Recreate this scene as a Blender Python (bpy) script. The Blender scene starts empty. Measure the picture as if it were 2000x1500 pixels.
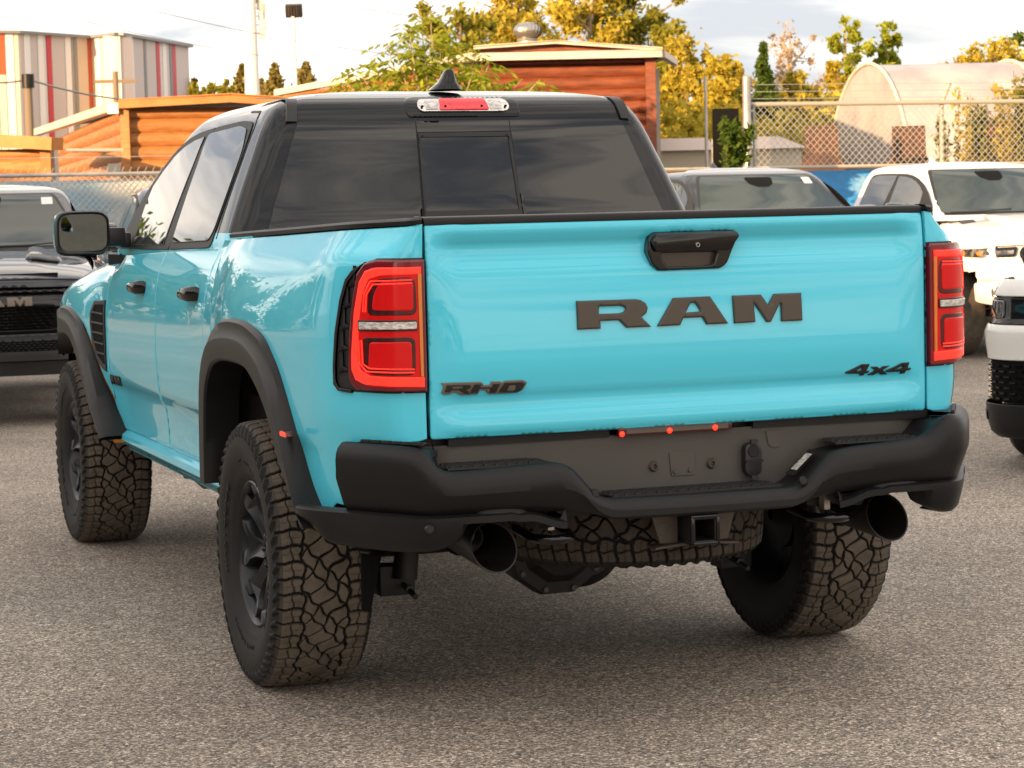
import bpy, bmesh, math, random
import numpy as np
from mathutils import Vector, Matrix, geometry
R = math.radians
random.seed(7); RNG = np.random.default_rng(7)
scn = bpy.context.scene
COL = scn.collection

# ------------------------------------------------------------------ camera
CP = np.array([-2.7724193, -7.29534712, 1.55408527]); YAW, PIT, ROL, FPX = .346210883, -.0770028982, -.0240539282, 4420.64
_f = np.array([math.sin(YAW)*math.cos(PIT), math.cos(YAW)*math.cos(PIT), math.sin(PIT)])
_r = np.array([math.cos(YAW), -math.sin(YAW), 0.]); _u = np.cross(_r, _f)
_r, _u = _r*math.cos(ROL)+_u*math.sin(ROL), -_r*math.sin(ROL)+_u*math.cos(ROL)
cam_d = bpy.data.cameras.new('camera'); cam = bpy.data.objects.new('camera', cam_d); COL.objects.link(cam)
cam.matrix_world = Matrix(((_r[0], _u[0], -_f[0], CP[0]), (_r[1], _u[1], -_f[1], CP[1]), (_r[2], _u[2], -_f[2], CP[2]), (0, 0, 0, 1)))
cam_d.sensor_width = 36; cam_d.lens = FPX/2000*36; cam_d.clip_start = .1; cam_d.clip_end = 2000
cam_d.dof.use_dof = True; cam_d.dof.focus_distance = 6.4; cam_d.dof.aperture_fstop = 14.0
scn.camera = cam

def at(U, V, ax, val):                       # point seen at (U, V) of the 2000x1500 photograph on the plane ax = val
    d = _f+_r*(U-1000)/FPX-_u*(V-750)/FPX
    i = 'xyz'.index(ax)
    return CP+d*((val-CP[i])/d[i])
def atd(U, V, D):                            # the same at depth D
    return CP+(_f+_r*(U-1000)/FPX-_u*(V-750)/FPX)*D

# ------------------------------------------------------------------ world, sun, exposure
SUN_EL = 10.0; SUN_TO = np.array([-.83, -.56]); SUN_ROT = math.atan2(SUN_TO[0], SUN_TO[1])
w = bpy.data.worlds.new('World'); scn.world = w; w.use_nodes = True
nt = w.node_tree; nt.nodes.clear()
out = nt.nodes.new('ShaderNodeOutputWorld'); bg = nt.nodes.new('ShaderNodeBackground')
sky = nt.nodes.new('ShaderNodeTexSky'); sky.sky_type = 'NISHITA'; sky.sun_disc = False
sky.sun_elevation = R(SUN_EL); sky.sun_rotation = SUN_ROT; sky.air_density = 1.0; sky.dust_density = 2.0; sky.ozone_density = 1.0
tc = nt.nodes.new('ShaderNodeTexCoord'); mp = nt.nodes.new('ShaderNodeMapping'); mp.inputs['Scale'].default_value = (1.2, 1.2, 7.0)
mp.inputs['Rotation'].default_value = (R(6), R(4), 0)
nz = nt.nodes.new('ShaderNodeTexNoise'); nz.inputs['Scale'].default_value = 2.2; nz.inputs['Detail'].default_value = 7; nz.inputs['Roughness'].default_value = .55
nz.inputs['Distortion'].default_value = .4
cr = nt.nodes.new('ShaderNodeValToRGB'); cr.color_ramp.elements[0].position = .38; cr.color_ramp.elements[1].position = .60
cr.color_ramp.elements[0].color = (2.6, 2.7, 3.0, 1); cr.color_ramp.elements[1].color = (8.3, 7.3, 6.2, 1)
mx = nt.nodes.new('ShaderNodeMix'); mx.data_type = 'RGBA'; mx.inputs[0].default_value = .88
nt.links.new(tc.outputs['Generated'], mp.inputs['Vector']); nt.links.new(mp.outputs[0], nz.inputs['Vector']); nt.links.new(nz.outputs['Fac'], cr.inputs[0])
nt.links.new(cr.outputs[0], mx.inputs[7]); nt.links.new(sky.outputs[0], mx.inputs[6]); nt.links.new(mx.outputs[2], bg.inputs['Color'])
bg.inputs['Strength'].default_value = .11; nt.links.new(bg.outputs[0], out.inputs['Surface'])
sd_ = bpy.data.lights.new('sun', 'SUN'); sd_.energy = 4.2; sd_.angle = R(.6); sd_.color = (1.0, .64, .33)
sun = bpy.data.objects.new('sun', sd_); COL.objects.link(sun)
_st = Vector((SUN_TO[0]*math.cos(R(SUN_EL)), SUN_TO[1]*math.cos(R(SUN_EL)), math.sin(R(SUN_EL))))
sun.rotation_euler = _st.to_track_quat('Z', 'Y').to_euler()
scn.view_settings.view_transform = 'Standard'; scn.view_settings.look = 'None'; scn.view_settings.gamma = 1
scn.view_settings.use_curve_mapping = False; scn.view_settings.exposure = 1.38
scn.cycles.max_bounces = 7; scn.cycles.glossy_bounces = 4; scn.cycles.diffuse_bounces = 3; scn.cycles.transparent_max_bounces = 6

# ------------------------------------------------------------------ materials
def _n(nt, t, **k):
    n = nt.nodes.new(t)
    for a, b in k.items(): setattr(n, a, b)
    return n
def mat(name, col, rough=.5, metal=0., coat=0., spec=.5, emit=None, es=0., bump=None, noise=None, ior=None, trans=0., coat_rough=.03):
    m = bpy.data.materials.new(name); m.use_nodes = True; nt = m.node_tree; b = nt.nodes['Principled BSDF']
    I = b.inputs
    I['Base Color'].default_value = (*col, 1); I['Roughness'].default_value = rough; I['Metallic'].default_value = metal
    I['Coat Weight'].default_value = coat; I['Coat Roughness'].default_value = coat_rough; I['Specular IOR Level'].default_value = spec
    if ior: I['IOR'].default_value = ior
    if trans: I['Transmission Weight'].default_value = trans
    if emit: I['Emission Color'].default_value = (*emit, 1); I['Emission Strength'].default_value = es
    g = None
    if bump or noise: g = _n(nt, 'ShaderNodeTexCoord')
    if bump:                                    # (scale, strength, distance)
        t = _n(nt, 'ShaderNodeTexNoise'); t.inputs['Scale'].default_value = bump[0]; t.inputs['Detail'].default_value = 4
        nt.links.new(g.outputs['Object'], t.inputs['Vector'])
        bp = _n(nt, 'ShaderNodeBump'); bp.inputs['Strength'].default_value = bump[1]; bp.inputs['Distance'].default_value = bump[2]
        nt.links.new(t.outputs['Fac'], bp.inputs['Height']); nt.links.new(bp.outputs[0], I['Normal'])
    if noise:                                   # (scale, other colour, lo, hi, stretch)
        t = _n(nt, 'ShaderNodeTexNoise'); t.inputs['Scale'].default_value = noise[0]; t.inputs['Detail'].default_value = 8; t.inputs['Roughness'].default_value = .6
        mpn = _n(nt, 'ShaderNodeMapping'); mpn.inputs['Scale'].default_value = noise[4] if len(noise) > 4 else (1, 1, 1)
        nt.links.new(g.outputs['Object'], mpn.inputs['Vector']); nt.links.new(mpn.outputs[0], t.inputs['Vector'])
        c = _n(nt, 'ShaderNodeValToRGB'); c.color_ramp.elements[0].position = noise[2]; c.color_ramp.elements[1].position = noise[3]
        c.color_ramp.elements[0].color = (*col, 1); c.color_ramp.elements[1].color = (*noise[1], 1)
        nt.links.new(t.outputs['Fac'], c.inputs[0]); nt.links.new(c.outputs[0], I['Base Color'])
    return m

M = {}
def paint(name, col, fl=0.0):
    m = mat(name, col, rough=.42, coat=1.0, coat_rough=.015, spec=.12, metal=fl)
    m.node_tree.nodes['Principled BSDF'].inputs['Coat IOR'].default_value = 1.55
    return m
M['blue'] = paint('blue_paint', (.082, .635, .835))
M['black_paint'] = paint('black_paint', (.005, .007, .010)); M['black_paint'].node_tree.nodes['Principled BSDF'].inputs['Coat IOR'].default_value = 1.36; M['gray_paint'] = paint('charcoal_paint', (.022, .025, .034), .3)
M['white'] = paint('white_paint', (.74, .73, .70)); M['navy'] = paint('navy_paint', (.012, .035, .07))
M['plastic'] = mat('textured_black_plastic', (.009, .009, .010), .42, spec=.27, bump=(420, .22, .002), noise=(2.3, (.015, .014, .0135), .4, .7))
M['plastic2'] = mat('smooth_black_plastic', (.014, .014, .015), .33, spec=.5)
M['gloss'] = mat('gloss_black', (.003, .003, .0035), .12, spec=.3, coat=.45, coat_rough=.02)
M['panel'] = mat('painted_steel_gray', (.060, .054, .048), .5, bump=(300, .1, .001), noise=(3, (.072, .065, .058), .4, .7))
M['badge'] = mat('satin_dark_bronze', (.078, .062, .050), .48, metal=.3, bump=(300, .08, .001))
M['badge_edge'] = mat('bronze_badge_edge', (.17, .135, .105), .45, metal=.3)
M['badge_dark'] = mat('dark_badge', (.012, .012, .012), .35)
M['glass'] = mat('tinted_glass', (.003, .0035, .004), .012, spec=.5, ior=1.62)
M['glass2'] = mat('windshield_glass', (.016, .030, .030), .03, spec=.5, ior=1.42)
M['side_glass'] = mat('side_glass', (.03, .036, .040), .015, spec=.5, ior=1.75, coat=.3, coat_rough=.01)
M['mirror'] = mat('mirror_glass', (.22, .25, .245), .02, metal=1)
M['rubber'] = mat('rubber_trim', (.012, .012, .012), .55)
M['dark'] = mat('underbody_black', (.006, .006, .006), .85, spec=.12)
M['underbody'] = mat('undercarriage_steel', (.016, .015, .014), .5, metal=.2)
M['steel'] = mat('zinc_steel', (.45, .42, .37), .35, metal=1)
M['rust'] = mat('rusty_cast_iron', (.10, .07, .045), .7)
M['exh'] = mat('blackened_steel', (.030, .027, .025), .42, metal=.6)
M['rim'] = mat('satin_gunmetal_rim', (.020, .022, .027), .30, metal=.4)
M['red_frame'] = mat('dark_red_lens', (.16, .001, .008), .15, coat=.6)
M['red_deep'] = mat('deep_red_lens', (.05, .0005, .002), .2, coat=.4)
M['red_lit'] = mat('lit_red_lens', (.42, .002, .004), .2, spec=.25, coat=.3, emit=(1, .006, .006), es=.09)
M['red_bar'] = mat('lit_red_light_bar', (.75, .018, .012), .22, spec=.25, coat=.25, emit=(1, .035, .02), es=.48)
M['led'] = mat('red_led', (.8, .02, .01), .3, emit=(1, .012, .004), es=2.6)
M['strip_lens'] = mat('smoked_lens', (.10, .07, .06), .15, coat=1)
M['clear_lens'] = mat('clear_ribbed_lens', (.80, .76, .74), .12, coat=1, noise=(60, (.35, .33, .30), .4, .6, (1, 1, 3)))
M['chrome'] = mat('chrome', (.7, .68, .65), .12, metal=1)
M['amber'] = mat('amber_liner', (.25, .075, .01), .35, emit=(1, .35, .03), es=.05, noise=(30, (.05, .02, .005), .35, .6))  # amber lamp light on the wheel liner, put into its colour and emission
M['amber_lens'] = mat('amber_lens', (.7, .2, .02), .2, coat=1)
M['headlamp'] = mat('headlamp_lens', (.03, .03, .034), .08, coat=1, noise=(14, (.30, .28, .26), .5, .7))
M['sticker'] = mat('white_paper', (.75, .74, .72), .7)
M['green'] = mat('green_cap', (.02, .45, .12), .4)
M['tan'] = mat('dark_brown_pocket', (.035, .022, .014), .35, coat=.5)

# ------------------------------------------------------------------ object helpers
def tag(o, label=None, cat=None, group=None, kind=None):
    if label: o['label'] = label
    if cat: o['category'] = cat
    if group: o['group'] = group
    if kind: o['kind'] = kind
    return o
def empty(name, loc=(0, 0, 0), rz=0, **k):
    o = bpy.data.objects.new(name, None); COL.objects.link(o); o.location = loc; o.rotation_euler = (0, 0, rz); o.empty_display_size = .2
    return tag(o, **k)
def link(name, me, m=None, parent=None, loc=None, rot=None, **k):
    o = bpy.data.objects.new(name, me); COL.objects.link(o)
    if m is not None:
        ms = m if isinstance(m, (list, tuple)) else [m]
        while len(me.materials) < len(ms): me.materials.append(ms[len(me.materials)])
        for i, x in enumerate(ms):
            o.material_slots[i].link = 'OBJECT'; o.material_slots[i].material = x
    if parent: o.parent = parent
    if loc is not None: o.location = loc
    if rot is not None: o.rotation_euler = rot
    return tag(o, **k)
def mesh(V, F, smooth=None, mi=None):
    me = bpy.data.meshes.new('m'); me.from_pydata([tuple(map(float, v)) for v in V], [], [tuple(map(int, f)) for f in F]); me.update()
    if mi is not None: me.polygons.foreach_set('material_index', mi)
    if smooth is not None:
        me.shade_smooth()
        if smooth < 179: me.set_sharp_from_angle(angle=R(smooth))
    return me
class MB:                                     # mesh builder
    def __init__(s): s.V = []; s.F = []; s.MI = []
    def add(s, V, F, mi=0):
        o = len(s.V); s.V += [tuple(map(float, v)) for v in V]; s.F += [tuple(o+i for i in f) for f in F]; s.MI += [mi]*len(F); return s
    def box(s, c, d, rz=0, mi=0, rx=0, ry=0):
        m = Matrix.Rotation(rz, 3, 'Z') @ Matrix.Rotation(ry, 3, 'Y') @ Matrix.Rotation(rx, 3, 'X')
        V = [Vector(c)+m @ Vector((sx*d[0]/2, sy*d[1]/2, sz*d[2]/2)) for sx in (-1, 1) for sy in (-1, 1) for sz in (-1, 1)]
        return s.add(V, [(0, 1, 3, 2), (4, 6, 7, 5), (0, 4, 5, 1), (2, 3, 7, 6), (0, 2, 6, 4), (1, 5, 7, 3)], mi)
    def tube(s, P, r, n=8, mi=0, cap=True, closed=False):
        P = [Vector(p) for p in P]; N = len(P); rr = r if isinstance(r, (list, tuple)) else [r]*N; V = []; up = None
        for i, p in enumerate(P):
            a = P[(i+1) % N] if (closed or i+1 < N) else p; b = P[i-1] if (closed or i > 0) else p
            d = (a-b).normalized()
            if up is None: up = Vector((0, 0, 1)) if abs(d.z) < .9 else Vector((1, 0, 0))
            x = d.cross(up)
            if x.length < 1e-5: x = d.orthogonal()
            x.normalize(); up = x.cross(d).normalized()
            for k in range(n):
                t = 2*math.pi*k/n; V.append(p+(x*math.cos(t)+up*math.sin(t))*rr[i])
        F = []
        for i in range(N if closed else N-1):
            j = (i+1) % N
            for k in range(n): F.append((i*n+k, i*n+(k+1) % n, j*n+(k+1) % n, j*n+k))
        if cap and not closed: F += [tuple(range(n))[::-1], tuple(range((N-1)*n, N*n))]
        return s.add(V, F, mi)
    def lathe(s, prof, n=32, c=(0, 0, 0), ax='x', mi=0, closed=False):   # prof: (axial, radius)
        V = []
        for a, r in prof:
            for k in range(n):
                t = 2*math.pi*k/n; p = {'x': (a, r*math.cos(t), r*math.sin(t)), 'y': (r*math.cos(t), a, r*math.sin(t)), 'z': (r*math.cos(t), r*math.sin(t), a)}[ax]
                V.append((p[0]+c[0], p[1]+c[1], p[2]+c[2]))
        F = []; m = len(prof)
        for i in range(m if closed else m-1):
            j = (i+1) % m
            for k in range(n): F.append((i*n+k, i*n+(k+1) % n, j*n+(k+1) % n, j*n+k))
        return s.add(V, F, mi)
    def prism(s, pts, a0, a1, ax='y', mi=0):  # polygon extruded along ax; pts are the other two coordinates
        n = len(pts)
        def q(p, a): return {'y': (p[0], a, p[1]), 'x': (a, p[0], p[1]), 'z': (p[0], p[1], a)}[ax]
        V = [q(p, a0) for p in pts]+[q(p, a1) for p in pts]
        return s.add(V, [tuple(range(n)), tuple(range(2*n-1, n-1, -1))]+[(i, i+n, (i+1) % n+n, (i+1) % n) for i in range(n)], mi)
    def grid(s, P, closed_u=False, mi=0):     # P[i][j]
        n, m = len(P), len(P[0]); V = [p for r in P for p in r]
        return s.add(V, [(i*m+j, i*m+(j+1) % m, (i+1)*m+(j+1) % m, (i+1)*m+j) for i in range(n-1) for j in range(m if closed_u else m-1)], mi)
    def me(s, smooth=None): return mesh(s.V, s.F, smooth, s.MI if any(s.MI) else None)
    def build(s, name, m, parent=None, smooth=None, bevel=None, **k):
        me = s.me(smooth); o = link(name, me, m, parent, **k)
        if bevel: bevel_me(me, bevel)
        return o
def fixn(me):
    b = bmesh.new(); b.from_mesh(me); bmesh.ops.recalc_face_normals(b, faces=b.faces); b.to_mesh(me); b.free(); return me
def bevel_me(me, w, seg=2):
    b = bmesh.new(); b.from_mesh(me); bmesh.ops.remove_doubles(b, verts=b.verts, dist=1e-5); bmesh.ops.recalc_face_normals(b, faces=b.faces)
    es = [e for e in b.edges if len(e.link_faces) == 2 and e.calc_face_angle(0) > .5]
    bmesh.ops.bevel(b, geom=es, offset=w, segments=seg, affect='EDGES', profile=.6, clamp_overlap=True)
    b.to_mesh(me); b.free(); me.shade_smooth(); me.set_sharp_from_angle(angle=R(35)); return me

# ------------------------------------------------------------------ curves and surfaces
def pchip(xs, ys):
    x = np.array(xs, float); y = np.array(ys, float); h = np.diff(x); d = np.diff(y)/h; m = np.zeros(len(x))
    for i in range(1, len(x)-1):
        if d[i-1]*d[i] > 0:
            w1, w2 = 2*h[i]+h[i-1], h[i]+2*h[i-1]; m[i] = (w1+w2)/(w1/d[i-1]+w2/d[i])
    m[0], m[-1] = d[0], d[-1]
    def f(q):
        q = np.asarray(q, float); qc = np.clip(q, x[0], x[-1]); i = np.clip(np.searchsorted(x, qc)-1, 0, len(x)-2); t = (qc-x[i])/h[i]
        return (2*t**3-3*t**2+1)*y[i]+(t**3-2*t**2+t)*h[i]*m[i]+(-2*t**3+3*t**2)*y[i+1]+(t**3-t**2)*h[i]*m[i+1]
    return f
def sst(a, b, x):
    t = np.clip((np.asarray(x, float)-a)/(b-a), 0, 1); return t*t*(3-2*t)
def inside(P, poly):
    P = np.asarray(P); x, y = P[:, 0], P[:, 1]; r = np.zeros(len(P), bool); n = len(poly)
    for i in range(n):
        x1, y1 = poly[i]; x2, y2 = poly[(i+1) % n]
        c = ((y1 > y) != (y2 > y)); xx = (x2-x1)*(y-y1)/((y2-y1) if y2 != y1 else 1e-12)+x1; r ^= c & (x < xx)
    return r
def dens(poly, step, closed=True):
    o = []; n = len(poly)
    for i in range(n if closed else n-1):
        a = np.array(poly[i], float); b = np.array(poly[(i+1) % n], float); k = max(1, int(math.ceil(np.linalg.norm(b-a)/step)))
        for j in range(k): o.append(tuple(a+(b-a)*j/k))
    if not closed: o.append(tuple(map(float, poly[-1])))
    return o
def rnd(poly, r, n=4):                        # round polygon corners
    o = []; N = len(poly)
    for i in range(N):
        p = np.array(poly[i], float); a = np.array(poly[i-1], float)-p; b = np.array(poly[(i+1) % N], float)-p
        la, lb = np.linalg.norm(a), np.linalg.norm(b); q = min(r, la*.45, lb*.45); p0 = p+a/la*q; p1 = p+b/lb*q
        for k in range(n+1):
            t = k/n; o.append(tuple((1-t)**2*p0+2*t*(1-t)*p+t*t*p1))
    return o
def cat(poly, n=6, closed=False):             # Catmull-Rom through points
    P = [np.array(p, float) for p in poly]; o = []; N = len(P)
    for i in range(N if closed else N-1):
        p0 = P[i-1] if (i > 0 or closed) else P[0]; p1 = P[i]; p2 = P[(i+1) % N]; p3 = P[(i+2) % N] if (i+2 < N or closed) else P[-1]
        for k in range(n):
            t = k/n; o.append(tuple(.5*((2*p1)+(-p0+p2)*t+(2*p0-5*p1+4*p2-p3)*t*t+(-p0+3*p1-3*p2+p3)*t**3)))
    if not closed: o.append(tuple(P[-1]))
    return o
def resample(P, n):
    P = np.array(P, float); L = np.r_[0, np.cumsum(np.linalg.norm(np.diff(P, axis=0), axis=1))]; q = np.linspace(0, L[-1], n)
    return np.stack([np.interp(q, L, P[:, k]) for k in range(P.shape[1])], 1)
def normals(surf, A, B, sgn):
    e = 2e-3; u = surf(A+e, B)-surf(A-e, B); v = surf(A, B+e)-surf(A, B-e); n = np.cross(u, v); n /= (np.linalg.norm(n, axis=1)[:, None]+1e-12); return n*sgn
def patch(surf, sgn, outline, holes=(), step=.05, off=0., thick=.012, lip=.004, bstep=None, dome=0.):
    """sheet on surf(a, b) inside outline, with rolled edge and skirt; smooth analytic normals"""
    outline = dens(outline, bstep or step); P = np.array(outline)
    ar = .5*np.sum(P[:, 0]*np.roll(P[:, 1], -1)-np.roll(P[:, 0], -1)*P[:, 1])
    if ar < 0: outline = outline[::-1]; P = P[::-1]
    hs = []
    for h in holes:
        h = dens(h, bstep or step); H = np.array(h)
        if .5*np.sum(H[:, 0]*np.roll(H[:, 1], -1)-np.roll(H[:, 0], -1)*H[:, 1]) > 0: h = h[::-1]
        hs.append(h)
    loops = [outline]+hs; pts = []; edges = []; lat = []; bnd = []
    for lp in loops:
        o = len(pts); n = len(lp); pts += lp; edges += [(o+i, o+(i+1) % n) for i in range(n)]; bnd.append(list(range(o, o+n)))
        Q = np.array(lp); t = np.roll(Q, -1, 0)-np.roll(Q, 1, 0); nn = np.stack([t[:, 1], -t[:, 0]], 1); nn /= np.linalg.norm(nn, axis=1)[:, None]+1e-12; lat.append(nn)
    nb = len(pts)
    allb = np.array(pts); ins = []
    if lip > 0:
        ii = allb-np.concatenate(lat)*lip; ok = inside(ii, outline)
        for h in hs: ok &= ~inside(ii, h)
        ins = [tuple(p) for p, k in zip(ii, ok) if k]
    mn, mxx = P.min(0), P.max(0)
    gx = np.arange(mn[0]+step*.5, mxx[0], step); gy = np.arange(mn[1]+step*.5, mxx[1], step)
    if len(gx) and len(gy):
        G = np.stack(np.meshgrid(gx, gy), -1).reshape(-1, 2); k = inside(G, outline)
        for h in hs: k &= ~inside(G, h)
        G = G[k]
        if len(G):
            d = np.full(len(G), 9.)
            for i in range(0, len(allb), 200): d = np.minimum(d, np.sqrt(((G[:, None]-allb[None, i:i+200])**2).sum(-1)).min(1))
            G = G[d > step*.45]
        ins += [tuple(g) for g in G]
    res = geometry.delaunay_2d_cdt([Vector(p) for p in pts+ins], edges, [], 0, 1e-7)
    V2 = np.array([tuple(v) for v in res[0]]); T = np.array([f for f in res[2] if len(f) == 3])
    c = V2[T].mean(1); k = inside(c, outline)
    for h in hs: k &= ~inside(c, h)
    T = T[k]
    # boundary map: output index of every input boundary point
    omap = {}
    for oi, src in enumerate(res[3]):
        for s_ in src:
            if s_ < nb: omap[s_] = oi
    N = normals(surf, V2[:, 0], V2[:, 1], sgn); S = surf(V2[:, 0], V2[:, 1]); X = S+N*off
    if dome:
        dd = np.full(len(V2), 9.)
        for i in range(0, len(allb), 200): dd = np.minimum(dd, np.sqrt(((V2[:, None]-allb[None, i:i+200])**2).sum(-1)).min(1))
        X = X+N*(dome*sst(0, .03, dd))[:, None]
    NN = N.copy()
    latall = np.concatenate(lat)
    e = 1e-3
    for i, p in enumerate(pts):
        oi = omap.get(i)
        if oi is None: continue
        a, b = p; l = latall[i]; L3 = (surf(np.array([a+l[0]*e]), np.array([b+l[1]*e]))-surf(np.array([a]), np.array([b])))[0]; L3 /= np.linalg.norm(L3)+1e-12
        if lip > 0: X[oi] = X[oi]-N[oi]*lip*.6; NN[oi] = N[oi]*.6+L3*.8
        NN[oi] /= np.linalg.norm(NN[oi])
    V = X.tolist(); F = T.tolist(); CN = NN.tolist()
    tri_n = np.cross(X[T[:, 1]]-X[T[:, 0]], X[T[:, 2]]-X[T[:, 0]]); fl = (tri_n*N[T[:, 0]]).sum(1) < 0
    F = [f[::-1] if q else f for f, q in zip(F, fl)]
    if thick:
        for li, lp in enumerate(bnd):
            ids = [omap.get(i) for i in lp]
            base = len(V); nl = lat[li]
            for j, i in enumerate(lp):
                oi = omap[i]; V.append(V[oi]); V.append((np.array(V[oi])-N[oi]*thick).tolist())
                a, b = pts[i]; L3 = (surf(np.array([a+nl[j][0]*e]), np.array([b+nl[j][1]*e]))-surf(np.array([a]), np.array([b])))[0]; L3 = L3/(np.linalg.norm(L3)+1e-12)
                CN.append(L3.tolist()); CN.append(L3.tolist())
            n = len(lp)
            for j in range(n):
                k2 = (j+1) % n; F.append([base+2*j, base+2*j+1, base+2*k2+1, base+2*k2])
    me = bpy.data.meshes.new('m'); me.from_pydata(V, [], F); me.update(); me.shade_smooth()
    me.normals_split_custom_set_from_vertices([tuple(n) for n in CN])
    return me
MC = {}
def cached(key, fn):
    if key not in MC: MC[key] = fn()
    return MC[key]
# ------------------------------------------------------------------ pickup: surfaces (x right, y forward, z up; rear axle at y = 0)
WB = 3.686
_pl = [(-.8, 1.048, -.8)]
_corner = [(1.048, -.80), (1.034, -.90), (1.008, -.975), (.972, -1.04), (.927, -1.113), (.885, -1.141), (.812, -1.146)]
_s = [-.8]; _X = [1.048]; _Y = [-.8]
for a, b in zip(_corner[:-1], _corner[1:]):
    _s.append(_s[-1]-math.hypot(b[0]-a[0], b[1]-a[1])); _X.append(b[0]); _Y.append(b[1])
S_END = _s[-1]
fw = [(-.5, 1.056), (0, 1.058), (.3, 1.05), (.46, 1.036), (.55, 1.030), (1.0, 1.026), (1.7, 1.028), (2.4, 1.030), (2.85, 1.034), (3.3, 1.05), (3.7, 1.052), (4.1, 1.03), (4.35, .985), (4.52, .90), (4.62, .78)]
PX = pchip(_s[::-1]+[a for a, _ in fw], _X[::-1]+[b for _, b in fw])
PY = pchip(_s[::-1]+[a for a, _ in fw], _Y[::-1]+[a for a, _ in fw])
D_door = pchip([.50, .58, .66, .74, .80, .835, .90, 1.02, 1.18, 1.28, 1.34, 1.40, 1.46], [.050, .040, .040, .036, .028, .008, .001, -.004, 0, .010, .024, .048, .080])
D_bed = pchip([.50, .60, .70, .84, .90, 1.0, 1.25, 1.33, 1.39, 1.43, 1.47, 1.50, 1.53], [.060, .040, .022, .012, .002, 0, 0, .006, .018, .036, .062, .082, .100])
D_rear = pchip([.50, .86, .93, 1.0, 1.38, 1.425, 1.47, 1.53], [.05, .022, .008, 0, 0, .008, .050, .100])
FT = pchip([2.6, 3.0, 3.4, 3.8, 4.2, 4.5, 4.65], [1.40, 1.385, 1.36, 1.325, 1.275, 1.21, 1.16])   # fender top line
def side(sd):
    def f(s, z):
        s = np.asarray(s, float); z = np.asarray(z, float)
        X, Y = PX(s), PY(s)
        wr = sst(-.7, -1.0, s); bed = D_bed(z)*(1-wr)+D_rear(z)*wr; door = D_door(z)
        t = FT(s)-z; fen = .012*sst(.28, .10, t)+.035*sst(.14, .05, t)+.14*sst(.08, -.03, t)+.04*sst(.9, .5, z)
        D = np.where(s < .625, bed, np.where(s < 2.5, door, door*(1-sst(2.55, 3.0, s))+fen*sst(2.55, 3.0, s)))
        g = np.exp(-(np.abs((s-.02)/.78)**3))*sst(1.42, 1.18, z)*.030+np.exp(-(np.abs((s-3.70)/.72)**3))*sst(1.34, 1.14, z)*.034
        k = np.clip((X-.812)/.13, 0, 1)
        X = X-D*k+g*k
        return np.stack([sd*X, Y, z], -1)
    return f
def tg(x, z):
    x = np.asarray(x, float); z = np.asarray(z, float)
    P = _tgp(z); fade = sst(.815, .70, np.abs(x))*1.0
    Y = -1.148-.020*(1-(x/.82)**2)+P*fade+_tge(z)*(1-fade)
    return np.stack([x+0*z, Y, z+0*x], -1)
_tgp = pchip([.88, .905, .93, .955, .975, 1.00, 1.04, 1.12, 1.24, 1.34, 1.385, 1.42, 1.45, 1.475, 1.50, 1.525],
             [.012, -.002, -.012, -.010, .006, .012, -.004, -.014, -.009, .000, .008, .020, .023, .008, -.002, .008])
_tge = pchip([.88, .91, 1.0, 1.35, 1.45, 1.50, 1.525], [.012, 0, -.002, -.002, .004, .010, .020])
# cab shell: horizontal sections
CW = pchip([1.36, 1.42, 1.45, 1.6, 1.75, 1.9, 1.95, 1.985, 2.003], [.965, .957, .947, .887, .822, .752, .715, .655, .58])
CB = pchip([1.36, 1.45, 1.60, 1.75, 1.90, 1.955, 1.985, 2.003], [.71, .72, .76, .80, .845, .875, .93, 1.03])
CF = pchip([1.36, 1.42, 1.60, 1.80, 1.93, 1.965, 1.985, 2.003], [3.50, 3.42, 3.06, 2.68, 2.42, 2.30, 2.16, 2.00])
def cab_side(sd):
    def f(y, z):
        y = np.asarray(y, float); z = np.asarray(z, float)
        w = CW(z)*(1-.018*((y-1.5)/1.0)**2*np.where(y > 1.5, .9, .6))
        return np.stack([sd*w, y+0*z, z+0*y], -1)
    return f
def cab_back(x, z):
    x = np.asarray(x, float); z = np.asarray(z, float); return np.stack([x+0*z, CB(z)+.045*(x/.8)**2, z+0*x], -1)
def cab_front(x, z):
    x = np.asarray(x, float); z = np.asarray(z, float); return np.stack([x+0*z, CF(z)-.16*(x/.8)**2, z+0*x], -1)
def cab_ring(z, n=96, shrink=0.):
    ys = {}
    w0 = float(CW(z)); r = .085
    yb = float(CB(z)); yf = float(CF(z)); pts = []
    def sx(y): return float(w0*(1-.018*((y-1.5)/1.0)**2*(.9 if y > 1.5 else .6)))-shrink
    def by(x): return yb+.045*(x/.8)**2+shrink
    def fy(x): return yf-.16*(x/.8)**2-shrink
    half = []
    xc = sx(yb+.1)-r; m = 14
    for i in range(m): half.append((xc*i/(m-1), by(xc*i/(m-1))))
    y0 = by(xc)+r
    for i in range(1, 8):
        t = math.pi/2*i/8; half.append((xc+r*math.sin(t), y0-r*math.cos(t)))
    rf = .10; yfc = fy(sx(yf-.2)-rf)-rf
    for i in range(16): y = y0+(yfc-y0)*i/15; half.append((sx(y) if i else xc+r, y))
    xf = sx(yfc)-rf
    for i in range(1, 8):
        t = math.pi/2*i/8; half.append((xf+rf*math.cos(t), yfc+rf*math.sin(t)))
    for i in range(m): half.append((xf*(1-i/(m-1)), fy(xf*(1-i/(m-1)))))
    half[0] = (0, half[0][1]); half[-1] = (0, half[-1][1])
    P = [(x, y, z) for x, y in half]+[(-x, y, z) for x, y in half[-2:0:-1]]
    return P
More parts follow.
